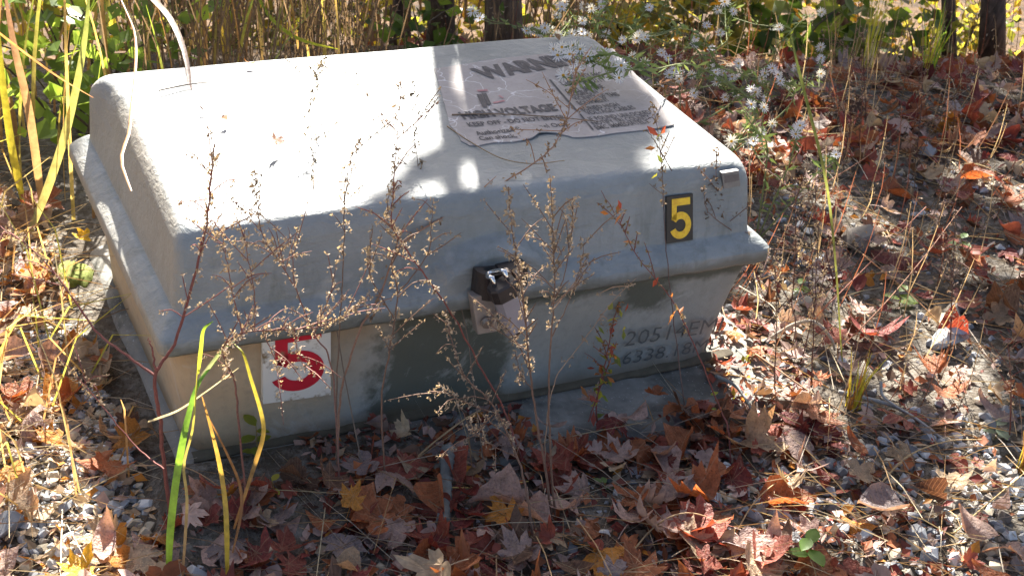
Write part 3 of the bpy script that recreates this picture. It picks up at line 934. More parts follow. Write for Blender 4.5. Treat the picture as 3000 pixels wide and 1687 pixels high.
# ------------------------------------------------------------------ woodland behind
def wood():
    m = MB()
    cols = [(.42, .33, .03), (.34, .30, .04), (.22, .24, .035), (.12, .17, .03), (.40, .22, .03), (.07, .10, .02), (.30, .28, .05)]
    for _ in range(30000):
        y = 2.3 + 5.2 * random.random() ** 1.2
        x = random.uniform(-1.2, 7.5)
        c = ony(1288, 60, y)
        z = random.uniform(-1.6, .75) - .12 * (y - 2.7)
        if nz(x * 1.3, y * 1.1, z * 1.3) < -.12: continue
        k = nz(x * .9, y * .9, 4 + z) 
        col = cols[min(6, max(0, int((random.random() + k * .6) * 7)))]
        leaf_quad(m, (x, y, z), random.uniform(.035, .075), col, aspect=.7)
    for _ in range(420):       # twigs and thin stems
        y = random.uniform(2.4, 5.5); x = random.uniform(-1.0, 6.5); z = -.5 * (y - 1.8) * .8
        L = random.uniform(.6, 1.6)
        m.ribbon([(x, y, z), (x + random.uniform(-.2, .2), y, z + L * .5), (x + random.uniform(-.4, .4), y, z + L)], [.005, .004, .001], None, (.10, .07, .05))
    tag(m.build('woodland', M['foliage']), 'backlit yellow and green woodland undergrowth beyond the clearing', kind='stuff')
wood()
def shrub(u, v, y, rx, rz, n, size, cols, label, name='shrub', cat='shrub', stemcol=(.12, .09, .06), aspect=.75):
    c = ony(u, v, y); z0 = gz(c[0], y)
    t = empty(name, (c[0], y, z0), label, cat, None)
    ms = MB(); mf = MB()
    for k in range(max(3, n // 22)):
        a = random.uniform(0, 6.28); r = rx * math.sqrt(random.random())
        tip = Vector((c[0] + r * math.cos(a), y + .6 * r * math.sin(a), c[2] + rz * random.uniform(-.6, 1.0)))
        b0 = Vector((c[0] + random.uniform(-.08, .08), y + random.uniform(-.06, .06), z0 - .02))
        mid = (b0 + tip) / 2 + Vector((random.uniform(-.06, .06), 0, .05))
        ms.tube(spline([b0, mid, tip], 6), [.004, .0035, .003, .0025, .002, .001], 4, stemcol)
        for j in range(max(4, n // max(3, n // 22))):
            f = random.uniform(.35, 1.05)
            q = b0.lerp(mid, f * 2) if f < .5 else mid.lerp(tip, f * 2 - 1)
            q = q + Vector(rng.normal(size=3)) * size * 1.1
            col = random.choice(cols); g = random.uniform(.7, 1.25)
            leaf_quad(mf, q, size * random.uniform(.6, 1.3), tuple(k_ * g for k_ in col), aspect=aspect, up=(0, -.3, .6))
    for mb, nm, mt in ((ms, 'stems', M['stalk']), (mf, 'foliage', M['foliage'])):
        o = mb.build(nm, mt, t); o.matrix_parent_inverse = Matrix.Translation(-t.location); o['kind'] = 'stuff'
    return t
GREEN = [(.07, .12, .025), (.10, .16, .03), (.05, .09, .02)]
YEL = [(.42, .34, .05), (.34, .30, .06), (.20, .22, .04)]
OLV = [(.13, .14, .03), (.20, .18, .04), (.09, .10, .03)]
shrub(1960, 70, 2.0, .32, .22, 150, .085, GREEN + [(.16, .2, .04)], 'shrub with big rounded green leaves at the clearing edge')
shrub(2180, 60, 2.1, .30, .22, 120, .085, GREEN, 'second broad leaved green shrub left of the dark saplings')
shrub(1750, 50, 1.9, .26, .2, 170, .05, YEL + OLV, 'yellowing bush behind the white asters')
shrub(1570, 50, 2.0, .24, .2, 160, .05, YEL, 'pale yellow bush behind the back edge of the lid')
shrub(2420, 60, 2.4, .34, .3, 260, .04, OLV + YEL, 'fine leaved olive bush between the dark saplings')
shrub(2320, 120, 1.75, .22, .12, 90, .045, GREEN + OLV, 'low green bush where the leaf litter ends')
shrub(1400, 40, 2.2, .26, .2, 150, .05, YEL + OLV, 'yellow green bush beside the thickest trunk')
shrub(1030, 60, 1.5, .16, .10, 60, .05, GREEN, 'small green leaved sprig by the brown trunks')
shrub(470, 60, 2.6, .5, .35, 380, .045, OLV + YEL[2:], 'dark olive bush behind the tall arching grass')
shrub(800, 60, 3.0, .5, .35, 380, .045, YEL + OLV, 'gold flecked bush behind the sunlit lid')
shrub(210, 130, 1.35, .28, .30, 170, .055, [(.20, .30, .05), (.14, .22, .04)], 'bright green leafy weed standing in the tall grass', 'leafy_weed', 'weed')
shrub(250, 230, 1.15, .2, .2, 90, .05, [(.20, .30, .05), (.14, .22, .04)], 'lower green leafy weed just left of the lid', 'leafy_weed', 'weed')

# ------------------------------------------------------------------ dry weeds behind and beside the box
def seed_cluster(m, p, size, col, k=4):
    p = Vector(p)
    for _ in range(k):
        d = Vector(rng.normal(size=3)); d.normalize()
        a = d.orthogonal().normalized() * size * random.uniform(.25, .5)
        e = p + d * size * random.uniform(.5, 1.2)
        g = random.uniform(.55, 1.3)
        m.add([p - a * .5, p + a * .5, e + a * .9, e + d.cross(a) * .8], [(0, 1, 2), (0, 2, 3)], tuple(c * g for c in col))
SEED = (.42, .325, .235)
def stuff_weeds():
    m = MB()
    for _ in range(420):
        u = random.uniform(380, 1500); y = random.uniform(1.0, 2.1)
        if 960 < u < 1360 and random.random() < .85: continue
        p = ony(u, 150, y); x = p[0]; z0 = gz(x, y); Ht = random.uniform(.28, .48) + (y - .9) * .40
        top = Vector((x + random.uniform(-.15, .15), y + random.uniform(-.1, .1), z0 + Ht)); b0 = Vector((x, y, z0))
        pts = spline([b0, b0.lerp(top, .5) + Vector((random.uniform(-.05, .05), 0, 0)), top], 7)
        m.ribbon(pts, [.0014] * 6 + [.0007], None, (.17, .12, .085))
        for k in range(22):
            f = random.uniform(.35, 1.0); q = b0.lerp(top, f) + Vector(rng.normal(size=3)) * .03
            seed_cluster(m, q, .006, random.choice([(.20, .15, .11), (.28, .21, .15), (.12, .12, .04), (.15, .10, .07)]), 2)
    tag(m.build('dry_weeds', M['seed']), 'fine brown dried weeds standing along the back of the lid', kind='stuff')
stuff_weeds()
def thatch():
    m = MB()
    for _ in range(3400):
        if random.random() < .35: x, y = random.uniform(-.7, -.02), random.uniform(-.2, 1.6)
        elif random.random() < .3: x, y = random.uniform(-.1, 1.3), random.uniform(-.75, -.1)
        else: x, y = random.uniform(1.12, 3.2), random.uniform(-.8, 1.5)
        L = random.uniform(.04, .22); a = random.uniform(0, 6.28); z = gz(x, y) + random.uniform(.005, .03)
        if on_pad(x, y): z = .055
        d = Vector((math.cos(a), math.sin(a), random.uniform(-.05, .25)))
        p = Vector((x, y, z)); c = random.choice([(.42, .27, .13), (.34, .22, .12), (.45, .36, .22), (.25, .16, .10), (.50, .44, .34), (.36, .30, .24)])
        m.ribbon([p, p + d * L * .5 + Vector((0, 0, .01 * random.random())), p + d * L], [.0011, .0010, .0005], None, c)
    tag(m.build('thatch', M['stalk']), 'pine needles and broken straw lying over the leaf litter', kind='stuff')
thatch()

# ------------------------------------------------------------------ fallen leaves
def leaf_maple(curl, twist, seed):
    r = random.Random(seed)
    half = [(0, 1.0), (7, .80), (13, .72), (17, .78), (23, .50), (30, .66), (36, .74), (43, .90), (50, .74), (58, .66), (66, .42), (74, .52), (86, .60), (97, .46), (112, .40), (135, .20), (160, .10)]
    pol = [(-a, l) for a, l in half[:0:-1]] + half
    vs = [(0, 0, 0)]; n = len(pol)
    irr = [r.uniform(.72, 1.12) for _ in range(5)]
    jit = [1 + .09 * r.uniform(-1, 1) for _ in pol]
    for ring in (.5, 1.0):
        for (a, l), jt in zip(pol, jit):
            lob = irr[min(4, max(0, int((a + 110) / 44)))]
            l2 = l * jt * (1 + (lob - 1) * min(1, abs(l) * 1.4)) * ring; w = math.radians(a + 6 * (lob - .9))
            vs.append((l2 * math.sin(w), l2 * math.cos(w), 0))
    fs = [(0, 1 + i, 2 + i) for i in range(n - 1)]
    fs += [(1 + i, 1 + n + i, 2 + n + i, 2 + i) for i in range(n - 1)]
    out = []
    for x, y, z in vs:
        d = math.hypot(x, y - .3)
        z = curl[0] * x * x + curl[1] * (y - .35) ** 2 + twist * x * (y - .3) + .10 * math.sin(4 * x + seed) * d + .08 * math.cos(5 * y + seed * 2) * d + .05 * math.sin(9 * x - 7 * y + seed) * d
        out.append((x, y - .4, z))
    # stalk
    o = len(out)
    for k in range(4):
        out += [(-.012, -.4 - .17 * k, -.02 * k * k), (.012, -.4 - .17 * k, -.02 * k * k)]
    fs += [(o + 2 * k, o + 2 * k + 1, o + 2 * k + 3, o + 2 * k + 2) for k in range(3)]
    me = bpy.data.meshes.new('maple_leaf'); me.from_pydata(out, [], fs); me.materials.append(M['leaf_palm'])
    me.polygons.foreach_set('use_smooth', [True] * len(me.polygons)); me.update(); return me
def leaf_oval(curl, bend, wid, seed):
    prof = [(-.6, .0), (-.5, .16), (-.3, .36), (-.05, .42), (.2, .36), (.42, .22), (.56, .08), (.64, .0)]
    vs = []; r = random.Random(seed)
    for y, w in prof:
        for s_ in (-1, -.5, 0, .5, 1):
            x = w * wid * s_ * (1 + .1 * r.uniform(-1, 1)); vs.append((x, y, curl * x * x * 3 + bend * y * y + .06 * math.sin(6 * y + seed) * s_))
    fs = [(5 * j + i, 5 * j + i + 1, 5 * j + 5 + i + 1, 5 * j + 5 + i) for j in range(len(prof) - 1) for i in range(4)]
    me = bpy.data.meshes.new('oval_leaf'); me.from_pydata(vs, [], fs); me.materials.append(M['leaf_oval'])
    me.polygons.foreach_set('use_smooth', [True] * len(me.polygons)); me.update(); return me
MAPLE = [leaf_maple((.35, .25), .1, 1), leaf_maple((-.3, .4), -.2, 2), leaf_maple((.8, -.1), .3, 3), leaf_maple((.15, .7), .0, 4), leaf_maple((-.5, -.3), .25, 5), leaf_maple((1.2, .5), -.3, 6), leaf_maple((1.7, .2), .5, 7), leaf_maple((-1.0, .9), -.5, 8), leaf_maple((.5, 1.1), .6, 9), leaf_maple((2.2, -.4), .2, 10), leaf_maple((-.8, -.6), .4, 11), leaf_maple((.9, .9), -.6, 12)]
OVAL = [leaf_oval(.8, .3, 1.0, 1), leaf_oval(1.6, -.3, .9, 2), leaf_oval(-.7, .5, .75, 3), leaf_oval(.4, .9, .6, 4)]
CL = {'rust orange': (.34, .115, .045), 'deep red': (.19, .040, .032), 'pinkish tan': (.44, .30, .245), 'dull brown': (.155, .088, .055),
      'golden orange': (.50, .21, .035), 'mauve grey': (.27, .215, .205), 'brick red': (.28, .075, .048), 'buff': (.44, .32, .20), 'dark brown': (.075, .042, .030), 'yellow': (.62, .42, .04)}
LANDMARKS = []       # (name, x, y)
used_labels = {}
def put_leaf(x, y, z, size, mesh, cname, label, tilt=None, yaw=None, group='fallen leaves on the ground', cat='leaf'):
    o = link('fallen_leaf', mesh)
    o.location = (x, y, z); s_ = size
    o.scale = (s_ * random.uniform(.85, 1.1), s_, s_)
    tx, ty = tilt if tilt else (random.gauss(0, .30), random.gauss(0, .30))
    o.rotation_euler = (tx, ty, random.uniform(0, 6.28) if yaw is None else yaw)
    c = CL[cname]; g = random.uniform(.85, 1.18)
    o.color = (c[0] * g, c[1] * g, c[2] * g, 1)
    tag(o, label, cat, group); used_labels[label] = used_labels.get(label, 0) + 1
    return o
# leaves picked out one by one (picture x, y, size in picture px, colour, shape, label)
HL = [
 (888, 1262, 112, 'golden orange', 'm', 'orange maple leaf with black spots lying in front of the concrete pad', -.5),
 (985, 1335, 150, 'pinkish tan', 'm', 'pinkish tan curled maple leaf in front of the orange spotted leaf', .6),
 (1035, 1188, 120, 'buff', 'o', 'buff curled leaf against the front edge of the concrete pad', 1.2),
 (1290, 1385, 190, 'pinkish tan', 'm', 'largest pinkish tan leaf, ragged and torn, below the middle of the box', .2),
 (1212, 1345, 100, 'pinkish tan', 'm', 'pale pink maple leaf tucked beside the largest tan leaf', 2.4),
 (1085, 1385, 120, 'deep red', 'm', 'deep red maple leaf behind the largest tan leaf', 1.0),
 (1180, 1380, 90, 'brick red', 'm', 'small brick red leaf just left of the largest tan leaf', 2.0),
 (1480, 1342, 110, 'rust orange', 'm', 'rust orange leaf just right of the largest tan leaf', .3),
 (1648, 1008, 92, 'rust orange', 'm', 'rust orange leaf standing on the bare concrete pad', 3.0),
 (1475, 1018, 75, 'pinkish tan', 'm', 'pinkish leaf lying where the weeds cross the concrete pad', 1.1),
 (1452, 1225, 150, 'pinkish tan', 'm', 'broad dusty pink leaf over the edge of the concrete pad', .4),
 (1360, 1200, 110, 'brick red', 'm', 'brick red leaf under the dried weed stems at the pad edge', 2.2),
 (1690, 1240, 140, 'pinkish tan', 'm', 'pink tan leaf with drooping lobes right of the weed stems', -.3),
 (1640, 1195, 120, 'brick red', 'm', 'folded brick red leaf at the front edge of the pad', 1.9),
 (1790, 1090, 90, 'rust orange', 'm', 'rust leaf with dark blotches at the right end of the pad', .9),
 (1850, 1098, 95, 'rust orange', 'o', 'rust orange leaf next to the blotched one at the pad end', 2.9),
 (2020, 1080, 190, 'deep red', 'm', 'large dark red leaf folded over itself right of the pad', .7),
 (2185, 855, 190, 'deep red', 'm', 'big dark red leaf standing on edge beside the white sunlit leaf', 2.6),
 (2035, 830, 130, 'buff', 'm', 'sunlit leaf glowing white right of the box base', 1.4),
 (2145, 1128, 110, 'rust orange', 'o', 'striped rust leaf under the grass tuft', .2),
 (1690, 1330, 170, 'pinkish tan', 'm', 'dusty pink three pointed leaf on the gravel by the bowed straw', .1),
 (2015, 1190, 120, 'pinkish tan', 'm', 'pale leaf half folded with a red back near the white stones', 2.0),
 (2070, 1200, 90, 'deep red', 'o', 'glossy red leaf pressed against the half folded pale leaf', .5),
 (2010, 1345, 120, 'pinkish tan', 'm', 'pale pink leaf above the bright sunlit gravel', .9),
 (2215, 1290, 190, 'mauve grey', 'o', 'large grey brown withered leaf lying on the gravel', 1.35),
 (2330, 1255, 130, 'dark brown', 'o', 'shrivelled blackish leaf behind the withered grey one', .9),
 (2395, 1215, 120, 'buff', 'm', 'buff star shaped leaf with dark veins in the shade at right', -.9),
 (2490, 1050, 150, 'mauve grey', 'o', 'grey cupped leaf beside the pale green sprig', .4),
 (2260, 1060, 160, 'brick red', 'm', 'curled red leaf with shiny back under the grey twig', 1.7),
 (2380, 1010, 130, 'rust orange', 'm', 'orange brown leaf curling above the grey twig', 2.8),
 (2450, 1330, 160, 'pinkish tan', 'o', 'big ribbed leaf curled over near the right corner', .5),
 (2540, 1400, 150, 'pinkish tan', 'm', 'pink wet looking leaf in the near right corner', 1.8),
 (2455, 700, 100, 'brick red', 'm', 'red star shaped leaf beside the white shell like leaf', .2),
 (2405, 695, 90, 'buff', 'o', 'white shell like dry leaf right of the box', 2.1),
 (2245, 690, 95, 'pinkish tan', 'm', 'pale leaf on the soil behind the long green blade', .8),
 (2185, 590, 95, 'dull brown', 'm', 'brown leaf behind the flat grey stone', 2.2),
 (2520, 480, 90, 'rust orange', 'm', 'bright orange leaf at the far right of the clearing', 1.0),
 (2300, 360, 80, 'brick red', 'm', 'vivid red leaf among pale debris in the clearing', 2.7),
 (2430, 410, 130, 'dull brown', 'm', 'broad brown leaf lying flat in the far right litter', .3),
 (115, 1110, 120, 'golden orange', 'm', 'sunlit orange leaf on the left near the base', 1.2),
 (40, 1000, 130, 'rust orange', 'm', 'orange red leaf at the left edge in full sun', .4),
 (170, 1010, 110, 'rust orange', 'o', 'curled orange leaf lit from behind left of the base', 2.4),
 (315, 1070, 90, 'dull brown', 'm', 'brown leaf leaning against the shaded left foot of the base', .8),
 (370, 1090, 85, 'buff', 'm', 'tan jagged leaf at the left front corner of the base', 2.9),
 (190, 1430, 150, 'yellow', 'm', 'yellow orange leaf in the near left corner', .2),
 (425, 1340, 100, 'brick red', 'm', 'red leaf lying between the green and yellow grass blades', 2.1),
 (500, 1250, 110, 'rust orange', 'm', 'rust leaf standing behind the wide green blade', .9),
 (200, 610, 75, 'yellow', 'm', 'bright yellow leaf caught in the grass beside the lid', 1.6),
 (250, 920, 100, 'rust orange', 'm', 'orange leaf in the shade left of the base', 2.5),
 (730, 1205, 95, 'dull brown', 'o', 'brown leaf on the pad below the red number', 1.0),
]
pick = {}
for i, (u, v, s_, c, sh, lab, yaw) in enumerate(HL):
    zz = .03
    p = onz(u, v, zz)
    g = gz(p[0], p[1])
    if on_pad(p[0], p[1]): g = .052
    p = onz(u, v, g + .018)
    d = proj(p)[2]; size = s_ / FOC * d * .62
    me = (MAPLE if sh == 'm' else OVAL)[i % (12 if sh == 'm' else 4)]
    put_leaf(p[0], p[1], p[2] + .012, size, me, c, lab, tilt=(random.uniform(.1, .55), random.uniform(-.35, .35)), yaw=yaw, cat='leaf')
    if i % 2 == 0 or s_ > 130: LANDMARKS.append((lab, p[0], p[1]))

SHORT = {  # short names of things one can find, used to say where a leaf lies
 (1290, 1385): 'largest tan leaf', (888, 1262): 'orange spotted leaf', (2185, 855): 'big dark red leaf', (2215, 1290): 'withered grey leaf',
 (1648, 1008): 'leaf on the bare pad', (2395, 1215): 'buff star shaped leaf', (2490, 1050): 'grey cupped leaf', (2035, 830): 'sunlit white leaf',
 (190, 1430): 'near yellow leaf', (1690, 1330): 'three pointed pink leaf', (2455, 700): 'red star shaped leaf', (2520, 480): 'far orange leaf',
 (115, 1110): 'sunlit orange leaf', (2300, 360): 'vivid red leaf', (2450, 1330): 'big ribbed leaf', (2540, 1400): 'wet pink leaf', (2020, 1080): 'folded dark red leaf', (1452, 1225): 'broad dusty pink leaf',
 (1128, 1180): 'mossy stick', (2160, 610): 'flat grey stone', (2140, 1000): 'grass tuft', (1262, 830): 'padlock', (420, 1440): 'wide green blade', (570, 1440): 'yellow blade',
 (1835, 1170): 'forked red stem', (1345, 1400): 'dried weed stems', (2490, 180): 'dark trunk', (2300, 1000): 'grey twig', (2230, 1350): 'cream stone', (1990, 1230): 'white stone', (2505, 1085): 'pale green sprig', (2000, 1350): 'green seedling'}
LM = [(n_, *onz(u, v, .02)[:2]) for (u, v), n_ in SHORT.items()]
RV = CAM_R[0][:2] / np.linalg.norm(CAM_R[0][:2]); FV = CAM_R[2][:2] / np.linalg.norm(CAM_R[2][:2])
def where(x, y, order=0):
    ds = sorted(LM, key=lambda q: math.hypot(q[1] - x, q[2] - y))
    def rel(q):
        d = np.array([x - q[1], y - q[2]]); r, f = d @ RV, d @ FV
        return ('right of' if r > 0 else 'left of') if abs(r) > abs(f) else ('behind' if f > 0 else 'in front of')
    if order == 0: return f'{rel(ds[0])} the {ds[0][0]}'
    a, b = [(0, 1), (0, 2), (1, 2), (0, 3), (1, 3)][min(order - 1, 4)]
    return f'{rel(ds[a])} the {ds[a][0]}, {rel(ds[b])} the {ds[b][0]}'
COND = ['', 'flat ', 'curled ', 'spotted ', 'torn ']
def auto_label(base, x, y):
    for o in range(6):
        l = f'{base} {where(x, y, o)}'
        if l not in used_labels and len(l.replace(',', '').split()) <= 16: return l, None
    return f'{base} {where(x, y, 0)}', None
def sample_ground():
    q = random.random()
    if q < .33: return random.uniform(-.12, 1.15), random.uniform(-.68, -.10)
    if q < .84: return random.uniform(1.10, 3.1), random.uniform(-.75, 1.45)
    return random.uniform(-.5, -.02), random.uniform(-.25, 1.0)
WT = ['rust orange'] * 8 + ['deep red'] * 4 + ['pinkish tan'] * 10 + ['dull brown'] * 3 + ['golden orange'] * 1 + ['mauve grey'] * 2 + ['brick red'] * 7 + ['buff'] * 3 + ['dark brown'] * 1
n_ind = 0; tries = 0; cand = []
while len(cand) < 1150 and tries < 20000:
    tries += 1
    x, y = sample_ground()
    if 0.0 < x < 1.12 and -.02 < y < .75: continue
    if x < -.01 and y < .32 and random.random() < .3: continue
    if on_pad(x, y) and x > .42 and y > -.095 and random.random() < .8: continue
    if .95 < x < 1.75 and -.72 < y < -.28 and nz(x * 3, y * 3, 8) > -.18 and random.random() < .75: continue
    cand.append((x, y, random.uniform(.028, .062) if random.random() < .75 else random.uniform(.055, .082)))
def shown(q):
    u, v, d = proj((q[0], q[1], .02))
    return (q[2] / d) if (-60 < u < 2640 and -20 < v < 1500) else -1
cand.sort(key=shown, reverse=True)
lit = MB()
def litter_leaf(m, x, y, z, size, col):
    me = random.choice(MAPLE + OVAL)
    R = Matrix.Translation((x, y, z)) @ Matrix.Rotation(random.uniform(0, 6.28), 4, 'Z') @ Matrix.Rotation(random.gauss(0, .35), 4, 'X') @ Matrix.Rotation(random.gauss(0, .35), 4, 'Y') @ Matrix.Diagonal((size, size, size, 1))
    m.add([R @ v.co for v in me.vertices], [list(p.vertices) for p in me.polygons], col)
for i, (x, y, s_) in enumerate(cand):
    g = gz(x, y)
    if on_pad(x, y): g = .052
    z = g + random.uniform(.008, .034)
    c = random.choice(WT if x > -.02 or y < -.3 else ['pinkish tan', 'buff', 'buff', 'golden orange', 'rust orange', 'pinkish tan'])  # left leaves picked paler to imitate full sun
    oval = random.random() < .32
    if i < 240 and shown((x, y, s_)) > 0:
        sz = 'large ' if s_ > .055 else ('small ' if s_ < .036 else '')
        base = f'{sz}{c} {"oval" if oval else "lobed"} leaf'
        lab, _ = auto_label(base, x, y)
        if lab in used_labels:
            litter_leaf(lit, x, y, z, s_, CL[c]); continue
        put_leaf(x, y, z, s_, random.choice(OVAL if oval else MAPLE), c, lab)
    else:
        g2 = random.uniform(.75, 1.2)
        litter_leaf(lit, x, y, z, s_, tuple(k * g2 for k in CL[c]))
# crumbs of leaf and broken bits
def crumbs():
    for _ in range(11000):
        x, y = sample_ground()
        if 0.02 < x < 1.08 and .0 < y < .7: continue
        z = gz(x, y)
        if on_pad(x, y):
            if random.random() < (.45 if y < .0 or x > 1.0 else .8): continue
            z = .052
        c = CL[random.choice(WT if x > -.02 else ['buff', 'pinkish tan', 'buff', 'golden orange'])]; g2 = random.uniform(.6, 1.2)
        if x < -.02: g2 += .15  # left crumbs paler and brightened, sunlight put into their colour
        leaf_quad(lit, (x, y, z + random.uniform(.002, .016)), random.uniform(.010, .034), tuple(k * g2 for k in c), up=(0, 0, 1.4), aspect=random.uniform(.25, .8))
    for _ in range(1900):     # farther litter up to the trees
        x = random.uniform(1.2, 5.2); y = .7 + 3.0 * random.random() ** 1.6; c = CL[random.choice(WT)]
        litter_leaf(lit, x, y, gz(x, y) + random.uniform(.004, .03), random.uniform(.03, .065), c)
crumbs()
for (x0, x1, y0, y1, n_, nl) in ((.22, .62, -.135, .02, 420, 16), (1.0, 1.18, -.13, .16, 260, 12)):      # debris drifted over the ends of the pad
    for k in range(n_ + nl):
        x, y = random.uniform(x0, x1), random.uniform(y0, y1); z = max(gz(x, y), .052)
        if x < 1.05 and y > .02: continue
        c = CL[random.choice(WT)]; g2 = random.uniform(.6, 1.2)
        if k < nl: litter_leaf(lit, x, y, z + .012, random.uniform(.025, .045), tuple(q * g2 for q in c))
        else: leaf_quad(lit, (x, y, z + random.uniform(.001, .008)), random.uniform(.008, .028), tuple(q * g2 for q in c), up=(0, 0, 1.6), aspect=random.uniform(.25, .8))
tag(lit.build('leaf_litter', M['litter']), 'crumbled brown leaf litter covering the soil', kind='stuff')

# ------------------------------------------------------------------ stones and gravel
def stone_mesh(seed, flat=.6):
    r = random.Random(seed); bm = bmesh.new()
    for _ in range(15):
        v = Vector((r.gauss(0, 1), r.gauss(0, 1), r.gauss(0, 1))).normalized()
        bm.verts.new((v.x * r.uniform(.8, 1.1), v.y * r.uniform(.55, .8), v.z * flat * r.uniform(.8, 1.1)))
    ret = bmesh.ops.convex_hull(bm, input=bm.verts[:])
    bm.verts.ensure_lookup_table()
    for v in [v for v in bm.verts if not v.link_faces]: bm.verts.remove(v)
    bm.verts.index_update()
    return [tuple(v.co) for v in bm.verts], [[v.index for v in f.verts] for f in bm.faces]
STONES = [stone_mesh(k) for k in range(8)]
SC = {'white': (.56, .56, .54), 'pale grey': (.40, .41, .42), 'grey': (.27, .28, .29), 'cream': (.52, .45, .33), 'brown grey': (.22, .19, .16)}
SMESH = {}
for cn, c in SC.items():
    for k in range(8):
        m = MB(); m.add(*STONES[k], c); SMESH[cn, k] = m.mesh('stone', M['stone'])
def put_stone(x, y, s_, cn, k, label, sink=.35, name='stone'):
    o = link(name, SMESH[cn, k]); o.scale = (s_, s_, s_)
    o.location = (x, y, gz(x, y) + s_ * .6 * (1 - sink)); o.rotation_euler = (random.uniform(-.3, .3), random.uniform(-.3, .3), random.uniform(0, 6.28))
    tag(o, label, 'stone', 'loose stones in the gravel'); used_labels[label] = 1
    return o
HS = [(2160, 610, 120, 'brown grey', 'long flat brown grey stone lying in the clearing'), (1990, 1230, 60, 'white', 'white angular stone below the half folded pale leaf'),
      (2230, 1350, 62, 'cream', 'cream wedge shaped stone beside the ribbed leaf'), (2310, 1365, 72, 'grey', 'blue grey rounded stone near the ribbed leaf'),
      (2290, 1310, 55, 'white', 'white stone with flat top under the withered grey leaf'), (2190, 1320, 48, 'white', 'long white stone leaning against the cream stone'),
      (2170, 1360, 55, 'pale grey', 'pale grey stone in the sunlit gravel'), (1870, 1420, 50, 'pale grey', 'pale grey stone in front of the pink three pointed leaf'),
      (1950, 1390, 48, 'white', 'white chip left of the green seedling'), (2340, 1400, 60, 'pale grey', 'long pale stone under the blue grey one'),
      (2380, 870, 110, 'pale grey', 'broad pale stone with scratched face beside the red leaves'), (2390, 790, 70, 'brown grey', 'speckled grey stone above the broad pale one'),
      (2060, 1270, 55, 'grey', 'slate grey stone in the shade by the white one'), (2530, 1240, 50, 'pale grey', 'pale stone under the right grass tuft'), (20, 1330, 110, 'grey', 'grey stone half in the picture on the left'),
      (2450, 1250, 45, 'white', 'white pebble above the ribbed leaf'), (2330, 380, 75, 'grey', 'grey rock among pale debris in the far clearing')]
for i, (u, v, s_, cn, lab) in enumerate(HS):
    p = onz(u, v, .03); d = proj(p)[2]
    put_stone(p[0], p[1], s_ / FOC * d * .5, cn, i % 8, lab, .25)
grav = MB()
for i in range(9400):
    q = random.random()
    if i > 5600: q = 2
    if i > 6800: q = .7
    if q == 2: x, y = random.uniform(.85, 1.8), random.uniform(-.75, -.25)
    elif q < .62:
        x, y = random.uniform(.85, 2.9), random.uniform(-.8, .9)
        if nz(x * 1.8, y * 1.8, 6) < -.10 and random.random() < .75: continue
    elif q < .85: x, y = random.uniform(-.55, -.03), random.uniform(-.4, .5)
    else: x, y = random.uniform(-.1, 1.0), random.uniform(-.7, -.16)
    if on_pad(x, y): continue
    s_ = .004 + .013 * random.random() ** 2.2 + (.003 if q == 2 else 0)
    vs, fs = random.choice(STONES); z = gz(x, y) + s_ * .25; a = random.uniform(0, 6.28)
    R = Matrix.Translation((x, y, z)) @ Matrix.Rotation(a, 4, 'Z') @ Matrix.Rotation(random.uniform(-.5, .5), 4, 'X') @ Matrix.Diagonal((s_, s_, s_, 1))
    c = SC[random.choice(['white', 'pale grey', 'pale grey', 'grey', 'grey', 'cream', 'brown grey', 'brown grey'] if q != .7 else ['white', 'cream', 'cream', 'white', 'pale grey'])]; g = random.uniform(.6, 1.1)  # left gravel is pale, whitened further to read as sunlit
    if i < 5200 and s_ > .0145 and i < 900 and len([1 for k in used_labels if 'stone chip' in k]) < 45 and shown((x, y, s_)) > 0:
        cn = random.choice(['white', 'pale grey', 'grey', 'cream'])
        lab, _ = auto_label(f'{cn} stone chip', x, y)
        put_stone(x, y, s_ * 1.15, cn, random.randrange(8), lab); continue
    grav.add([R @ Vector(p) for p in vs], fs, tuple(k * g for k in c))
tag(grav.build('gravel', M['stone']), 'pale crushed gravel showing between the leaves', kind='stuff')

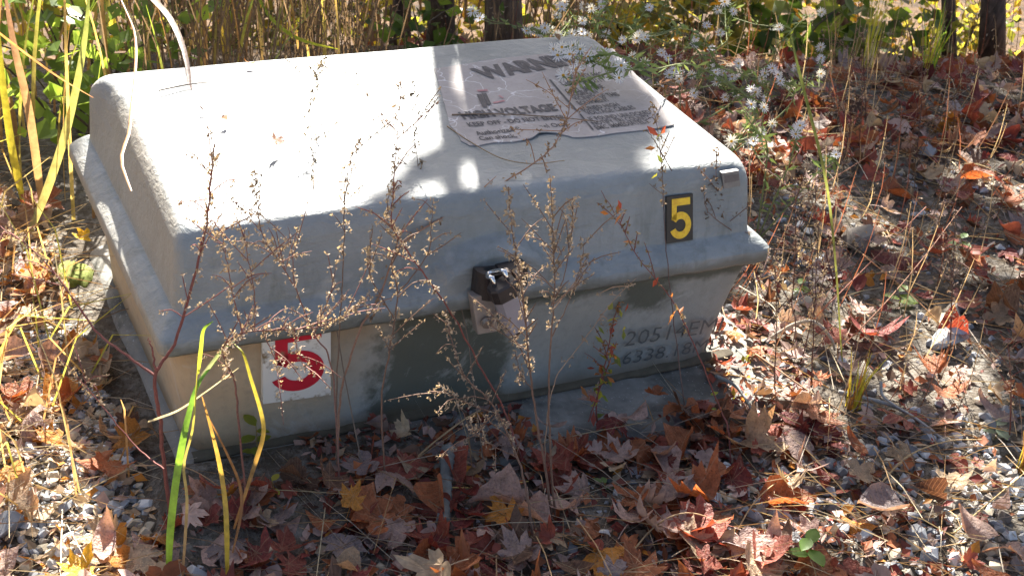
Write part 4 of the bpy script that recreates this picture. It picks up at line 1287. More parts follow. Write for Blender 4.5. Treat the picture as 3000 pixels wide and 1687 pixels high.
# ------------------------------------------------------------------ dried seed weeds in front of the box
def weed(paths, label, seedcol=SEED, stemcol=(.20, .10, .075), dens=1.0, name='dried_weed', rad=.0018, cs=.0060, leafy=0, cat='dried weed'):
    """paths: list of (points, y0, y1, from_seed): picture polyline, y from first to last point, share of the path that carries seed heads"""
    first = paths[0]; b = onz(*first[0][0], .02) if first[1] is None else ony(*first[0][0], first[1])
    t = empty(name, tuple(b), label, cat, 'dried weeds standing round the box')
    ms = MB(); md = MB(); ml = MB()
    for (pts, y0, y1, sf, r) in paths:
        if y0 is None: y0 = onz(*pts[0], .02)[1]
        P = []
        for i, (u, v) in enumerate(pts):
            f = i / (len(pts) - 1); P.append(ony(u, v, y0 + (y1 - y0) * f))
        if pts is first[0] and first[1] is not None:      # its root in the litter
            yr = min(y0, -.13) if P[0][0] < 1.12 else y0
            P = [np.array([P[0][0] + .012, yr, gz(P[0][0], yr)])] + P
        S = spline(P, 8 * len(pts)); n = len(S)
        S = [p + np.array([nz(i * .5, pts[0][0]) * .0022, nz(i * .5, pts[0][1], 3) * .0022, 0]) for i, p in enumerate(S)]
        ms.tube(S, [rad * r * (1 - .72 * i / n) for i in range(n)], 5, stemcol)
        L = sum(np.linalg.norm(S[i + 1] - S[i]) for i in range(n - 1))
        k = int(L / .0070 * dens)
        for j in range(k):
            f = sf + (1 - sf) * random.random()
            if f >= 1: continue
            g = f * (n - 1); i = int(g); p = S[i] + (S[min(i + 1, n - 1)] - S[i]) * (g - i)
            # whorl on a short pedicel
            tdir = Vector(S[min(i + 1, n - 1)] - S[max(i - 1, 0)]).normalized()
            w = Vector(rng.normal(size=3)); w = (w - tdir * w.dot(tdir)).normalized()
            e = Vector(p) + w * random.uniform(.001, .009)
            seed_cluster(md, e, cs * random.uniform(.55, 1.2), seedcol, random.randint(2, 4))
        # side sprigs
        for j in range(int(L / .050 * dens)):
            if sf > 1: break
            f = max(sf, .25) + (1 - max(sf, .25)) * random.random() * .9
            i = int(f * (n - 1)); p = Vector(S[i]); tdir = Vector(S[min(i + 1, n - 1)] - S[max(i - 1, 0)]).normalized()
            w = Vector((random.uniform(-1, 1), random.uniform(-.5, .5), random.uniform(-.2, .5))).normalized()
            d = (tdir * .7 + w).normalized(); Lq = random.uniform(.02, .09)
            q = [p, p + d * Lq * .5 + Vector((0, 0, .004)), p + d * Lq + Vector((0, 0, random.uniform(-.012, .012)))]
            ms.tube(spline(q, 5), [rad * .45] * 4 + [rad * .2], 4, stemcol)
            for h in range(int(Lq / .007)):
                a = random.uniform(.2, 1.0); e = q[0].lerp(q[2], a) + Vector(rng.normal(size=3)) * .0022
                seed_cluster(md, e, cs * random.uniform(.4, .85), seedcol, 3)
        for j in range(leafy):
            f = random.uniform(.2, .95); i = int(f * (n - 1))
            leaf_quad(ml, Vector(S[i]) + Vector(rng.normal(size=3)) * .010, random.uniform(.012, .028), random.choice([(.30, .30, .05), (.16, .20, .05), (.40, .16, .05), (.35, .08, .05)]), aspect=.4)
    inv = Matrix.Translation(-t.location)
    for mb, nm, mt in ((ms, 'stem', M['stalk']), (md, 'seed_heads', M['seed']), (ml, 'leaves', M['foliage'])):
        if mb.v:
            o = mb.build(nm, mt, t); o.matrix_parent_inverse = inv
            if nm != 'stem': o['kind'] = 'stuff'
    return t
RED = (.22, .075, .06); BRN = (.21, .125, .085); TAN = (.42, .27, .17)
weed([([(1392, 1335), (1372, 1180), (1350, 1060), (1333, 930), (1320, 790), (1308, 690), (1290, 590), (1278, 470)], None, -.12, .42, 1.3),
      ([(1333, 930), (1300, 860), (1262, 815), (1225, 800)], -.17, -.18, .2, .7),
      ([(1340, 980), (1310, 940), (1295, 880)], -.18, -.16, .2, .6)],
     'tallest dried weed rising right beside the padlock', SEED, BRN, 1.5)
weed([([(1398, 1330), (1385, 1150), (1380, 1000), (1386, 850), (1395, 730), (1393, 640), (1390, 560), (1384, 440)], None, -.12, .45, 1.1),
      ([(1386, 850), (1430, 760), (1462, 660), (1470, 600)], -.17, -.14, .35, .6),
      ([(1386, 770), (1420, 690), (1440, 560), (1436, 500)], -.15, -.12, .4, .6)],
     'dried weed crowded with tan seed heads right of the padlock', SEED, BRN, 1.4)
weed([([(1345, 1400), (1330, 1270), (1303, 1155), (1240, 1020), (1168, 945), (1135, 850), (1120, 780)], None, -.10, .35, 1.3),
      ([(1250, 1040), (1190, 1020), (1130, 990), (1100, 960)], -.2, -.22, .3, .6),
      ([(1300, 1150), (1240, 1120), (1190, 1080), (1150, 1010)], -.22, -.24, .3, .6)],
     'dried weed leaning left in front of the dark stain', SEED, BRN, 1.2)
weed([([(1325, 1195), (1270, 1035), (1215, 935), (1140, 795), (1060, 680), (1010, 610), (985, 560), (990, 470), (1000, 330), (1010, 200)], None, -.02, .3, 1.0)],
     'thin dried weed arching over the sunlit front edge of the lid', SEED, (.26, .09, .07), .9)
weed([([(850, 1235), (850, 1110), (859, 981), (905, 831), (955, 743), (1012, 615), (1154, 526), (1246, 472), (1364, 395), (1406, 345), (1427, 295), (1442, 199), (1440, 135)], None, .20, .28, 1.2),
      ([(1364, 395), (1375, 430), (1378, 450)], .1, .1, .0, .6)],
     'long dried spray slanting up across the lid to the warning sticker', (.38, .25, .15), (.36, .20, .13), .85)
weed([([(850, 1230), (846, 1010), (856, 800), (866, 600), (868, 450), (900, 350)], None, .0, .55, .8)],
     'nearly bare upright stalk right of the red number', SEED, (.20, .13, .09), .6)
weed([([(440, 1360), (415, 1190), (402, 1050), (390, 945), (440, 860), (490, 690), (520, 560), (532, 430), (540, 360)], None, -.12, .55, 1.9),
      ([(390, 945), (300, 880), (240, 830), (140, 690), (60, 610), (0, 570)], -.18, .1, .5, 1.2),
      ([(392, 945), (383, 880), (372, 850)], -.18, -.18, 1.1, 1.0),
      ([(412, 1180), (340, 1120), (240, 1000), (150, 900)], -.2, -.05, .6, .8)],
     'red stemmed weed forking at the left front corner of the box', SEED, RED, .9)
weed([([(600, 1060), (590, 960), (560, 880), (610, 838), (700, 830), (800, 822), (870, 790), (930, 740)], -.12, -.14, .25, 1.0),
      ([(610, 838), (590, 760), (575, 680), (560, 600), (548, 580)], -.13, -.12, .15, .6),
      ([(640, 835), (640, 740), (622, 640), (612, 570)], -.13, -.12, .15, .6),
      ([(660, 832), (690, 900), (700, 950)], -.13, -.14, .0, .6),
      ([(740, 828), (750, 890), (770, 930)], -.13, -.14, .0, .6)],
     'bushy dried weed hanging over the red number', SEED, (.24, .11, .085), 1.9)
weed([([(835, 930), (790, 840), (740, 720), (690, 640), (660, 590), (645, 500), (640, 430)], -.1, -.05, .25, .8),
      ([(740, 720), (735, 640), (725, 570)], -.09, -.07, .1, .6),
      ([(790, 840), (830, 740), (850, 640)], -.1, -.08, .2, .6)],
     'dried weed with curled tips in front of the shaded left lid', SEED, (.24, .13, .10), 1.1)
weed([([(960, 1010), (985, 850), (1000, 740), (985, 660), (1000, 600), (975, 520), (985, 470)], -.12, -.03, .25, .9),
      ([(990, 800), (930, 690), (925, 620)], -.11, -.09, .2, .6),
      ([(1000, 740), (1075, 640), (1085, 560), (1090, 500)], -.1, -.06, .3, .6)],
     'dried weed between the red number and the padlock', SEED, BRN, 1.2)
weed([([(1148, 720), (1040, 640), (1060, 520), (1045, 350), (1043, 175)], .02, .25, .3, .6)], 'faint dried sprig standing against the white sunlit lid', (.22, .17, .12), (.2, .15, .11), .7)
weed([([(800, 560), (790, 420), (780, 280), (800, 180), (812, 150)], .1, .45, .3, .6)], 'small dark sprig against the sunlit lid left of the sticker', (.17, .14, .10), (.2, .15, .11), .5)
weed([([(1838, 1190), (1832, 1080), (1812, 1030), (1760, 900), (1715, 800), (1680, 740), (1600, 640), (1560, 560), (1512, 480)], None, -.03, .45, .9),
      ([(1830, 1075), (1868, 960), (1885, 890)], -.10, -.06, .5, .6)],
     'forked red stem rising in front of the stencilled numbers', (.26, .19, .10), RED, .45, leafy=14)
weed([([(1700, 850), (1682, 690), (1671, 560), (1666, 440), (1655, 330), (1640, 260)], -.06, .10, .55, .7),
      ([(1690, 430), (1650, 360), (1625, 325)], .02, .05, .2, .6)],
     'thin weed crossing the left side of the yellow number', (.24, .17, .10), (.17, .11, .09), .5, leafy=3)
weed([([(2000, 800), (1950, 700), (1895, 640), (1840, 580), (1812, 530), (1803, 470), (1800, 380)], .02, .06, .35, .8),
      ([(1840, 580), (1780, 530), (1770, 470)], .03, .04, .3, .6)],
     'weed with dark seed pods over the right end of the lid', (.20, .14, .10), (.22, .14, .11), .8)
weed([([(1512, 1110), (1500, 1020), (1525, 900), (1545, 800), (1560, 760)], None, -.06, .4, 1.0), ([(1480, 1060), (1515, 960), (1550, 860)], -.1, -.06, .5, .8)],
     'reddish withered plant left of the stencilled numbers', (.34, .17, .06), RED, .6, leafy=26)
weed([([(1372, 1100), (1395, 960), (1450, 880), (1540, 760), (1600, 700)], -.16, -.08, .5, .7)], 'bare tan twig slanting across the dark base', SEED, TAN, .3)
# dark thin weeds in the clearing to the right
for i, (u0, v0, u1, v1, lab) in enumerate([
    (1990, 800, 2000, 430, 'reddish weed standing close to the right end of the lid'), (2040, 1000, 2060, 560, 'tall thin brown weed beyond the right end of the pad'),
    (1945, 1010, 1950, 640, 'brown weed by the right edge of the base'), (2120, 420, 2140, 180, 'dark dried stalk in the clearing near the asters'),
    (2300, 430, 2320, 120, 'dark dried stalk before the vivid red leaf'), (2180, 330, 2170, 60, 'blackish stalk at the far side of the clearing'),
    (2390, 900, 2405, 500, 'pale dried stalk with white tufts in the right clearing'), (2100, 720, 2020, 420, 'leaning brown weed behind the flat stone'),
    (2010, 930, 2120, 560, 'brown weed leaning right over the sunlit leaf'), (2540, 1100, 2535, 850, 'thin dark stem at the right edge')]):
    b = onz(u0, v0, .02); y0 = b[1]
    weed([([(u0, v0), ((u0 + u1) / 2 + random.uniform(-10, 10), (v0 + v1) / 2), (u1, v1)], None, y0 + random.uniform(-.05, .05), .25, .9),
          ([((u0 + u1) / 2, (v0 + v1) / 2), (u1 + random.choice([-50, 45]), v1 + 40)], y0, y0 + .03, .3, .6)], lab,
         random.choice([(.20, .14, .11), (.26, .19, .14), (.36, .28, .2)]), random.choice([(.14, .07, .055), (.22, .08, .06)]), .8, cs=.006)
def brush():
    m = MB()
    for _ in range(430):
        x = random.uniform(1.13, 3.3); y = random.uniform(-.25, 1.6); z = gz(x, y); h = random.uniform(.08, .30)
        a = random.uniform(-.3, .3); p = Vector((x, y, z)); e = p + Vector((h * a, h * random.uniform(-.3, .3), h))
        c = random.choice([(.15, .08, .06), (.24, .09, .06), (.36, .26, .17), (.42, .33, .22), (.12, .09, .07)])
        m.ribbon(spline([p, p.lerp(e, .5) + Vector((.01, 0, 0)), e], 5), [.0011, .0011, .0010, .0008, .0004], None, c)
        for k in range(random.randint(2, 14)):
            seed_cluster(m, p.lerp(e, random.uniform(.35, 1.05)) + Vector(rng.normal(size=3)) * .009, .0055, random.choice([(.24, .17, .12), (.34, .26, .19), (.16, .11, .08)]), 2)
    tag(m.build('dead_stalks', M['seed']), 'short dead stalks scattered over the clearing right of the box', kind='stuff')
brush()

# ------------------------------------------------------------------ grass
def blade(pts, y0, y1, w, c0, c1, label, name='grass_shoot', group='single grass blades in front of the box', n=22, side=None, cols=None):
    if y0 is None: y0 = onz(*pts[0], .02)[1]
    if y1 is None: y1 = y0
    P = [ony(u, v, y0 + (y1 - y0) * i / (len(pts) - 1)) for i, (u, v) in enumerate(pts)]
    S = spline(P, n); m = MB()
    ws = [w * min(1.0, .5 + 3 * i / n) * (1 - (i / n) ** 3) + .0002 for i in range(n)]
    c = [tuple(np.array(c0) * (1 - i / n) + np.array(c1) * (i / n)) for i in range(n)]
    if cols: c = [cols[int(i / n * len(cols))] for i in range(n)]
    sd_ = side if side is not None else CAM_R[0] + np.array([0, 0, .0]) + rng.normal(size=3) * .35
    m.ribbon(S, ws, sd_, c, .35)
    o = m.build(name, M['grass'], None, True, loc=tuple(P[0]))
    return tag(o, label, 'grass blade', group)
GR = (.16, .34, .04); YG = (.42, .44, .05); YE = (.55, .45, .07); BRG = (.34, .17, .06); PALE = (.55, .5, .36)
blade([(424, 1500), (426, 1360), (441, 1218), (459, 1111), (473, 1047), (498, 965), (545, 905)], None, -.12, .0052, (.30, .50, .05), (.16, .36, .06), 'wide bright green grass blade at the left front', side=CAM_R[0])
blade([(572, 1500), (570, 1342), (565, 1254), (551, 1164), (530, 1076), (508, 997)], None, -.16, .0036, YE, BRG, 'yellow grass blade with brown edges right of the green one', side=CAM_R[0])
blade([(585, 1390), (606, 1290), (603, 1220), (575, 1150), (548, 1095), (520, 1040)], -.24, -.14, .0020, BRG, BRG, 'narrow brown blade twisted behind the yellow one', side=CAM_R[0])
blade([(588, 1330), (640, 1170), (662, 1093), (657, 1040), (630, 950), (612, 890), (590, 865)], -.22, -.1, .0030, BRG, YG, 'curved green grass blade bowed to the right below the number', side=CAM_R[0])
blade([(455, 1500), (465, 1360), (470, 1254), (462, 1170), (483, 1085), (492, 1000), (497, 920)], None, -.14, .0020, TAN, YG, 'thin tan stem between the green and yellow blades', side=CAM_R[0])
blade([(498, 940), (505, 880), (512, 830), (535, 808)], -.12, -.12, .0026, YG, GR, 'short upright green blade above the wide one', side=CAM_R[0])
blade([(498, 960), (520, 930), (560, 880), (590, 860)], -.13, -.12, .0026, PALE, GR, 'green blade crossing diagonally over the base corner', side=CAM_R[0])
blade([(372, 1060), (400, 1050), (450, 1030), (510, 990), (600, 925)], -.16, -.12, .0018, PALE, PALE, 'pale looped straw across the left corner of the base', side=(0, 0, 1))
gtl = 'single grass blades arching at the left'
blade([(262, 175), (252, 20), (258, -110), (300, -120), (345, -40), (405, 20), (440, 70), (466, 140), (478, 220), (480, 315)], None, .42, .0075, PALE, (.30, .2, .2), 'broad faded blade arching down onto the sunlit lid', group=gtl, side=CAM_R[0])
blade([(345, 300), (345, 190), (344, 100), (325, 40), (285, -30)], None, None, .0075, (.62, .6, .5), PALE, 'pale upright blade behind the left of the lid', group=gtl, side=CAM_R[0])
blade([(275, 260), (268, 150), (268, 60), (270, -40)], None, None, .0065, PALE, YG, 'straight faded blade behind the left end of the lid', group=gtl, side=CAM_R[0])
blade([(60, 620), (120, 470), (165, 330), (195, 200), (215, 80), (225, -30)], None, .95, .0085, (.45, .38, .16), (.28, .36, .10), 'thick faded blade rising beside the left end of the lid', group=gtl, side=CAM_R[0])
blade([(-30, 60), (60, 130), (150, 195), (235, 246)], .5, .6, .0028, BRG, (.40, .2, .12), 'brown stalk slanting down onto the lid corner', group=gtl, side=CAM_R[0])
blade([(110, 560), (75, 300), (35, 120), (10, -30)], None, .9, .0085, (.38, .24, .12), (.26, .15, .12), 'brown purplish blade at the far left', group=gtl, side=CAM_R[0])
blade([(60, 520), (30, 380), (5, 200), (-5, 60)], None, .9, .008, YE, YG, 'yellow blade at the left edge', group=gtl, side=CAM_R[0])
blade([(330, 480), (305, 400), (325, 330), (330, 270), (338, 200), (342, 140), (338, 80), (318, 30), (285, -40)], .18, 1.0, .0026, BRG, (.45, .22, .1), 'dry curled blade tip hanging over the shaded left end', group=gtl, side=CAM_R[0])
blade([(585, 160), (580, 20), (590, -90), (625, -60), (672, 30), (715, 75), (770, 105), (850, 124)], None, .85, .0070, GR, YG, 'green drooping blade ending behind the lid', group=gtl, side=(0, .2, 1))
blade([(690, 120), (760, 40), (830, -40)], None, None, .004, YG, YG, 'green blade crossing behind the middle of the lid', group=gtl, side=CAM_R[0])
blade([(230, 230), (130, 120), (60, 40), (20, -40)], None, None, .0065, YG, GR, 'bright green blade sweeping up to the left', group=gtl, side=CAM_R[0])
blade([(570, 165), (560, 90), (575, 20), (590, -40)], None, None, .0050, YE, BRG, 'yellow brown blade standing behind the sunlit lid', group=gtl, side=CAM_R[0])
blade([(1990, 90), (2010, 180), (2037, 284), (2066, 400), (2087, 515), (2105, 700), (2118, 900), (2135, 1010)], -.02, -.05, .0024, (.12, .16, .05), (.20, .21, .07), 'long green blade bending down in the right clearing', 'grass_shoot', 'single grass blades in the right clearing', side=CAM_R[0])
def tall_grass():
    m = MB()
    for _ in range(230):
        x = random.uniform(-.9, -.02) if random.random() < .62 else random.uniform(-.2, .75)
        y = (random.uniform(1.05, 2.0) if random.random() < .92 or x > -.15 else random.uniform(.5, 1.0)) if x < -.02 else random.uniform(.86, 1.6)
        if x > .1 and random.random() < .55: continue
        z = gz(x, y); h = random.uniform(.35, .75) + max(0, y - .9) * .3; a = random.uniform(0, 6.28); d = Vector((math.cos(a), math.sin(a) * .6, 0)); bend = random.uniform(.05, .5) * h
        if x > -.1 and y < .8: d.x = -abs(d.x)
        p0 = Vector((x, y, z)); pts = []
        for k in range(9):
            f = k / 8; pts.append(p0 + Vector((0, 0, h * (f - .28 * f * f * (bend / h) * 2))) + d * bend * f * f)
        w = random.uniform(.002, .0055)
        c0 = random.choice([(.45, .30, .11), (.36, .23, .10), (.50, .40, .15), (.30, .18, .10)]); c1 = random.choice([(.45, .30, .11), (.30, .42, .06), (.22, .36, .06), (.55, .48, .10), (.40, .22, .10)])
        m.ribbon(pts, [w * (1 - (k / 8) ** 2.2) + .0003 for k in range(9)], Vector((CAM_R[0][0], CAM_R[0][1], 0)) + Vector(rng.normal(size=3)) * .6, [tuple(np.array(c0) * (1 - k / 8) + np.array(c1) * k / 8) for k in range(9)], .3)
    # short grass and wisps in the lower left
    for _ in range(170):
        x = random.uniform(-.6, -.03); y = random.uniform(.0, 1.2); z = gz(x, y); h = random.uniform(.05, .28); a = random.uniform(0, 6.28)
        d = Vector((math.cos(a), math.sin(a), 0)) * h * random.uniform(.2, 1.2)
        p = Vector((x, y, z)); c = random.choice([(.48, .33, .14), (.40, .40, .10), (.36, .22, .11), (.55, .44, .22)])
        m.ribbon([p, p + d * .35 + Vector((0, 0, h * .6)), p + d + Vector((0, 0, h * .8))], [.0016, .0014, .0004], None, c)
    tag(m.build('tall_grass', M['grass']), 'sunlit tall dry and green grass left of and behind the box', kind='stuff')
tall_grass()
def tuft(u, v, label, n=26, h=.13, cols=(YG, YE, BRG)):
    p = onz(u, v, .02); t = MB()
    for k in range(n):
        a = random.uniform(0, 6.28); L = h * random.uniform(.5, 1.1); d = Vector((math.cos(a), math.sin(a), 0)) * L * random.uniform(.05, .28)
        b = Vector(p) + Vector((random.uniform(-.012, .012), random.uniform(-.012, .012), 0)); c = random.choice(cols)
        t.ribbon([b, b + Vector((0, 0, L * .6)) + d * .4, b + Vector((0, 0, L)) + d], [.0016, .0013, .0003], None, c)
    tag(t.build('grass_tuft', M['grass'], loc=tuple(p)), label, 'grass tuft', 'small grass tufts in the litter')
tuft(2142, 1040, 'yellow green grass tuft right of the pad, above the striped leaf')
tuft(2572, 1190, 'orange yellow grass tuft at the right edge', 20, .12, (YE, BRG, YG))
tuft(2330, 200, 'grass tuft at the foot of the saplings', 22, .22, (YG, GR))
tuft(2180, 170, 'loose grass tuft behind the clearing', 18, .25, (YG, PALE))

# ------------------------------------------------------------------ small green plants
def sprig(u, v, hpx, nl, size, label, col, name='seedling'):
    p = onz(u, v, .02); q = ony(u + random.uniform(-6, 6), v - hpx, p[1]); t = empty(name, tuple(p), label, 'seedling')
    inv = Matrix.Translation(-t.location); m = MB(); m.tube([p, (p + q) / 2 + np.array([.004, 0, 0]), q], [.0017, .0014, .0008], 5, (.30, .22, .08)); m.build('stem', M['stalk'], t).matrix_parent_inverse = inv
    for k in range(nl):
        f = .35 + .65 * k / max(1, nl - 1); b = Vector(p).lerp(Vector(q), f); a = k * 2.4 + random.uniform(-.4, .4)
        d = Vector((math.cos(a), math.sin(a) * .7 - .2, .25)).normalized(); s_ = Vector((0, 0, 1)).cross(d).normalized(); L = size * random.uniform(.75, 1.1)
        mm = MB(); vs = []
        for (fy, fx) in ((0, .02), (.25, .26), (.55, .30), (.82, .18), (1, 0.01)):
            for sg in (-1, 0, 1): vs.append(b + d * L * fy + s_ * L * fx * sg + Vector((0, 0, -.25 * L * fy * fy + .05 * L * abs(sg))))
        mm.add(vs, [(3 * j + i, 3 * j + i + 1, 3 * j + 4 + i, 3 * j + 3 + i) for j in range(4) for i in range(2)], col)
        mm.build('leaf', M['foliage'], t, True).matrix_parent_inverse = inv
sprig(2035, 1440, 85, 5, .042, 'green seedling with oval leaves on the near gravel', (.13, .25, .04))
sprig(2502, 1110, 40, 4, .036, 'pale green sprig beside the grey cupped leaf', (.22, .28, .20))
sprig(2260, 775, 40, 4, .04, 'small green plant behind the big dark red leaf', (.14, .20, .05))
sprig(2420, 640, 40, 4, .034, 'green seedling in the far right litter', (.12, .20, .06))
sprig(640, 1192, 120, 7, .030, 'yellow green seedling growing against the base', (.26, .30, .05))
sprig(690, 1300, 90, 4, .02, 'tiny yellow leaved seedling at the foot of the pad', (.40, .38, .05))
sprig(2010, 745, 30, 4, .03, 'small green weed near the right corner of the base', (.16, .24, .06))
sprig(1515, 1240, 40, 3, .02, 'tiny shoot at the pad edge among red leaves', (.12, .20, .06))

# ------------------------------------------------------------------ sticks, straws, leaves on the lid
def stick(pts, y0s, r, label, col=(.22, .18, .15), name='twig', cat='twig', n=24, mat='stalk', zl=None):
    P = [onz(u, v, z) for (u, v), z in zip(pts, y0s)]
    S = spline(P, n); m = MB()
    m.tube(S, [r * (1 - .5 * i / n * (r < .008)) * (1 + (.15 if r < .008 else .3) * nz(i * .9, r * 999)) for i in range(n)], 7, col)
    tag(m.build(name, M[mat], None, True, loc=tuple(P[0])), label, cat)
stick([(1115, 1315), (1120, 1220), (1128, 1125)], [.05, .06, .085], .0115, 'mossy grey stick lying end on against the pad', (.17, .17, .15), 'stick', 'stick', mat='stone', n=40)
stick([(2110, 985), (2230, 1015), (2300, 1050), (2380, 1110)], [.06, .05, .05, .04], .0042, 'pale grey twig across the red leaves at right', (.34, .33, .31))
stick([(2215, 960), (2225, 1000), (2300, 1050)], [.08, .06, .05], .0034, 'short grey twig forking off across the red leaves', (.34, .33, .31))
stick([(1800, 945), (1850, 970), (1880, 1010), (1905, 1060), (1930, 1100)], [.07, .07, .065, .06, .05], .0038, 'curved grey root over the right end of the pad', (.30, .29, .26))
stick([(1850, 1045), (1885, 1055), (1920, 1095)], [.06, .06, .055], .0022, 'thin grey rootlet next to the curved root', (.30, .29, .26))
stick([(1940, 850), (2000, 815), (2050, 810), (2090, 850), (2100, 880)], [.05, .09, .11, .08, .05], .0045, 'pale arched twig over the sunlit white leaf', (.46, .40, .32))
stick([(560, 1180), (700, 1265), (850, 1290), (1000, 1260)], [.06, .06, .06, .06], .0012, 'long pine straw bowed below the red number', (.42, .26, .13), 'straw', 'straw')
stick([(340, 1170), (480, 1180), (650, 1290), (800, 1340)], [.07, .08, .06, .05], .0012, 'pine straw running in front of the left base corner', (.45, .28, .15), 'straw', 'straw')
stick([(970, 1240), (1060, 1140), (1160, 1060), (1210, 1030)], [.05, .07, .10, .12], .0022, 'tan straw leaning up against the base below the padlock', (.44, .29, .15), 'straw', 'straw')
stick([(1100, 1225), (1200, 1225), (1330, 1210)], [.06, .06, .06], .0013, 'yellow straw lying over the mossy stick', (.52, .38, .12), 'straw', 'straw')
stick([(1560, 1430), (1640, 1330), (1720, 1290), (1800, 1310), (1850, 1360)], [.04, .06, .09, .06, .03], .0016, 'bowed straw arching over the pink leaf', (.46, .31, .16), 'straw', 'straw')
stick([(1830, 1380), (1900, 1260), (1990, 1190), (2080, 1150)], [.04, .05, .06, .06], .0015, 'long straw across the dark leaf to the grass tuft', (.46, .31, .16), 'straw', 'straw')
stick([(2195, 1240), (2280, 1150), (2380, 1110), (2470, 1105)], [.04, .06, .07, .06], .0018, 'tan straw over the shrivelled leaf', (.46, .32, .16), 'straw', 'straw')
stick([(2400, 1340), (2480, 1270), (2576, 1190)], [.05, .05, .06], .0018, 'yellowish straw above the ribbed leaf', (.52, .38, .18), 'straw', 'straw')
stick([(2165, 1400), (2300, 1385), (2450, 1360)], [.04, .04, .04], .0014, 'straight straw on the near gravel', (.5, .34, .17), 'straw', 'straw')
stick([(1900, 890), (2060, 1000), (2200, 1080)], [.08, .07, .05], .0018, 'brown straw sloping down from the base corner', (.40, .25, .14), 'straw', 'straw')
stick([(2170, 640), (2290, 740), (2410, 860)], [.12, .08, .04], .0016, 'orange straw slanting through the right clearing', (.46, .25, .12), 'straw', 'straw')
stick([(2110, 880), (2220, 770), (2330, 640), (2420, 520)], [.03, .10, .16, .22], .0014, 'fine brown stalk leaning across the clearing', (.36, .18, .11), 'straw', 'straw')
stick([(2060, 790), (2190, 660), (2330, 520)], [.05, .12, .2], .0014, 'reddish stalk leaning right behind the flat stone', (.36, .15, .10), 'straw', 'straw')
stick([(2010, 500), (2200, 380), (2330, 250)], [.05, .10, .15], .0014, 'thin rusty stalk slanting over the far litter', (.36, .17, .10), 'straw', 'straw')
stick([(2080, 1300), (2120, 1380), (2040, 1440)], [.04, .04, .03], .0028, 'short grey twig beside the green seedling', (.26, .25, .23))
stick([(1860, 720), (1950, 780), (1905, 830)], [.08, .10, .06], .0016, 'looped pale stem by the base corner', (.40, .33, .25), 'straw', 'straw')
LZ = .4575
stick([(1137, 289), (1240, 287), (1370, 293), (1470, 302), (1505, 306)], [LZ + .003, LZ + .004, LZ + .004, LZ + .003, LZ + .002], .0015, 'straight straw lying across the warning sticker', (.30, .21, .14), 'straw', 'straw')
stick([(1125, 318), (1180, 355), (1260, 398), (1340, 412), (1420, 404)], [LZ, LZ + .002, LZ + .003, LZ + .003, LZ], .0012, 'curved pine straw hooked below the warning sticker', (.36, .25, .15), 'straw', 'straw')
stick([(720, 252), (790, 249), (845, 247)], [LZ, LZ, LZ], .0009, 'thin dark straw on the sunlit lid', (.10, .08, .05), 'straw', 'straw')
stick([(735, 358), (810, 344), (895, 328)], [LZ, LZ, LZ], .0009, 'second thin dark straw on the sunlit lid behind the leaf', (.10, .08, .05), 'straw', 'straw')
stick([(400, 228), (480, 212), (560, 205)], [LZ + .002, LZ + .002, LZ], .0013, 'thin twig along the left rear of the lid', (.16, .12, .09))
def lid_leaf(u, v, s_, c, me, lab, tilt, yaw, dz=.012):
    p = onz(u, v, LZ + dz); d = proj(p)[2]
    put_leaf(p[0], p[1], p[2], s_ / FOC * d * .6, me, c, lab, tilt, yaw, 'leaves lying on the lid')
lid_leaf(692, 350, 62, 'pinkish tan', MAPLE[5], 'curled tan leaf lying on the sunlit lid', (.7, .2), .4, .022)
lid_leaf(563, 300, 30, 'mauve grey', OVAL[1], 'small grey leaf on the sunlit lid left of the curled one', (.4, .3), 1.9, .010)
lid_leaf(628, 160, 40, 'golden orange', OVAL[3], 'orange leaf on the rear edge of the lid', (.2, .1), 1.3, .006)
lid_leaf(1400, 94, 34, 'buff', OVAL[0], 'olive tan leaf on the back edge of the lid behind the sticker', (.5, .1), .3, .004)
lid_leaf(508, 270, 26, 'dull brown', OVAL[2], 'tiny brown leaf scrap on the left of the sunlit lid', (.5, .2), .9, .008)

# grass clump in the sun left of the lid, built as a lump
def clump():
    p = onz(212, 668, .06); bm = bmesh.new(); bmesh.ops.create_icosphere(bm, subdivisions=3, radius=1.0)
    for v in bm.verts:
        k = 1 + .45 * nz(v.co.x * 4, v.co.y * 4, v.co.z * 4); v.co = Vector((v.co.x * .035 * k, v.co.y * .05 * k, v.co.z * .03 * k))
    me = bpy.data.meshes.new('grass_clump'); bm.to_mesh(me); bm.free(); me.materials.append(M['clump'])
    me.polygons.foreach_set('use_smooth', [True] * len(me.polygons))
    o = link('grass_clump', me); o.location = (p[0] - .02, p[1], .03); tag(o, 'yellow green sunlit grass clump beside the left wall of the base', 'clump')
clump()

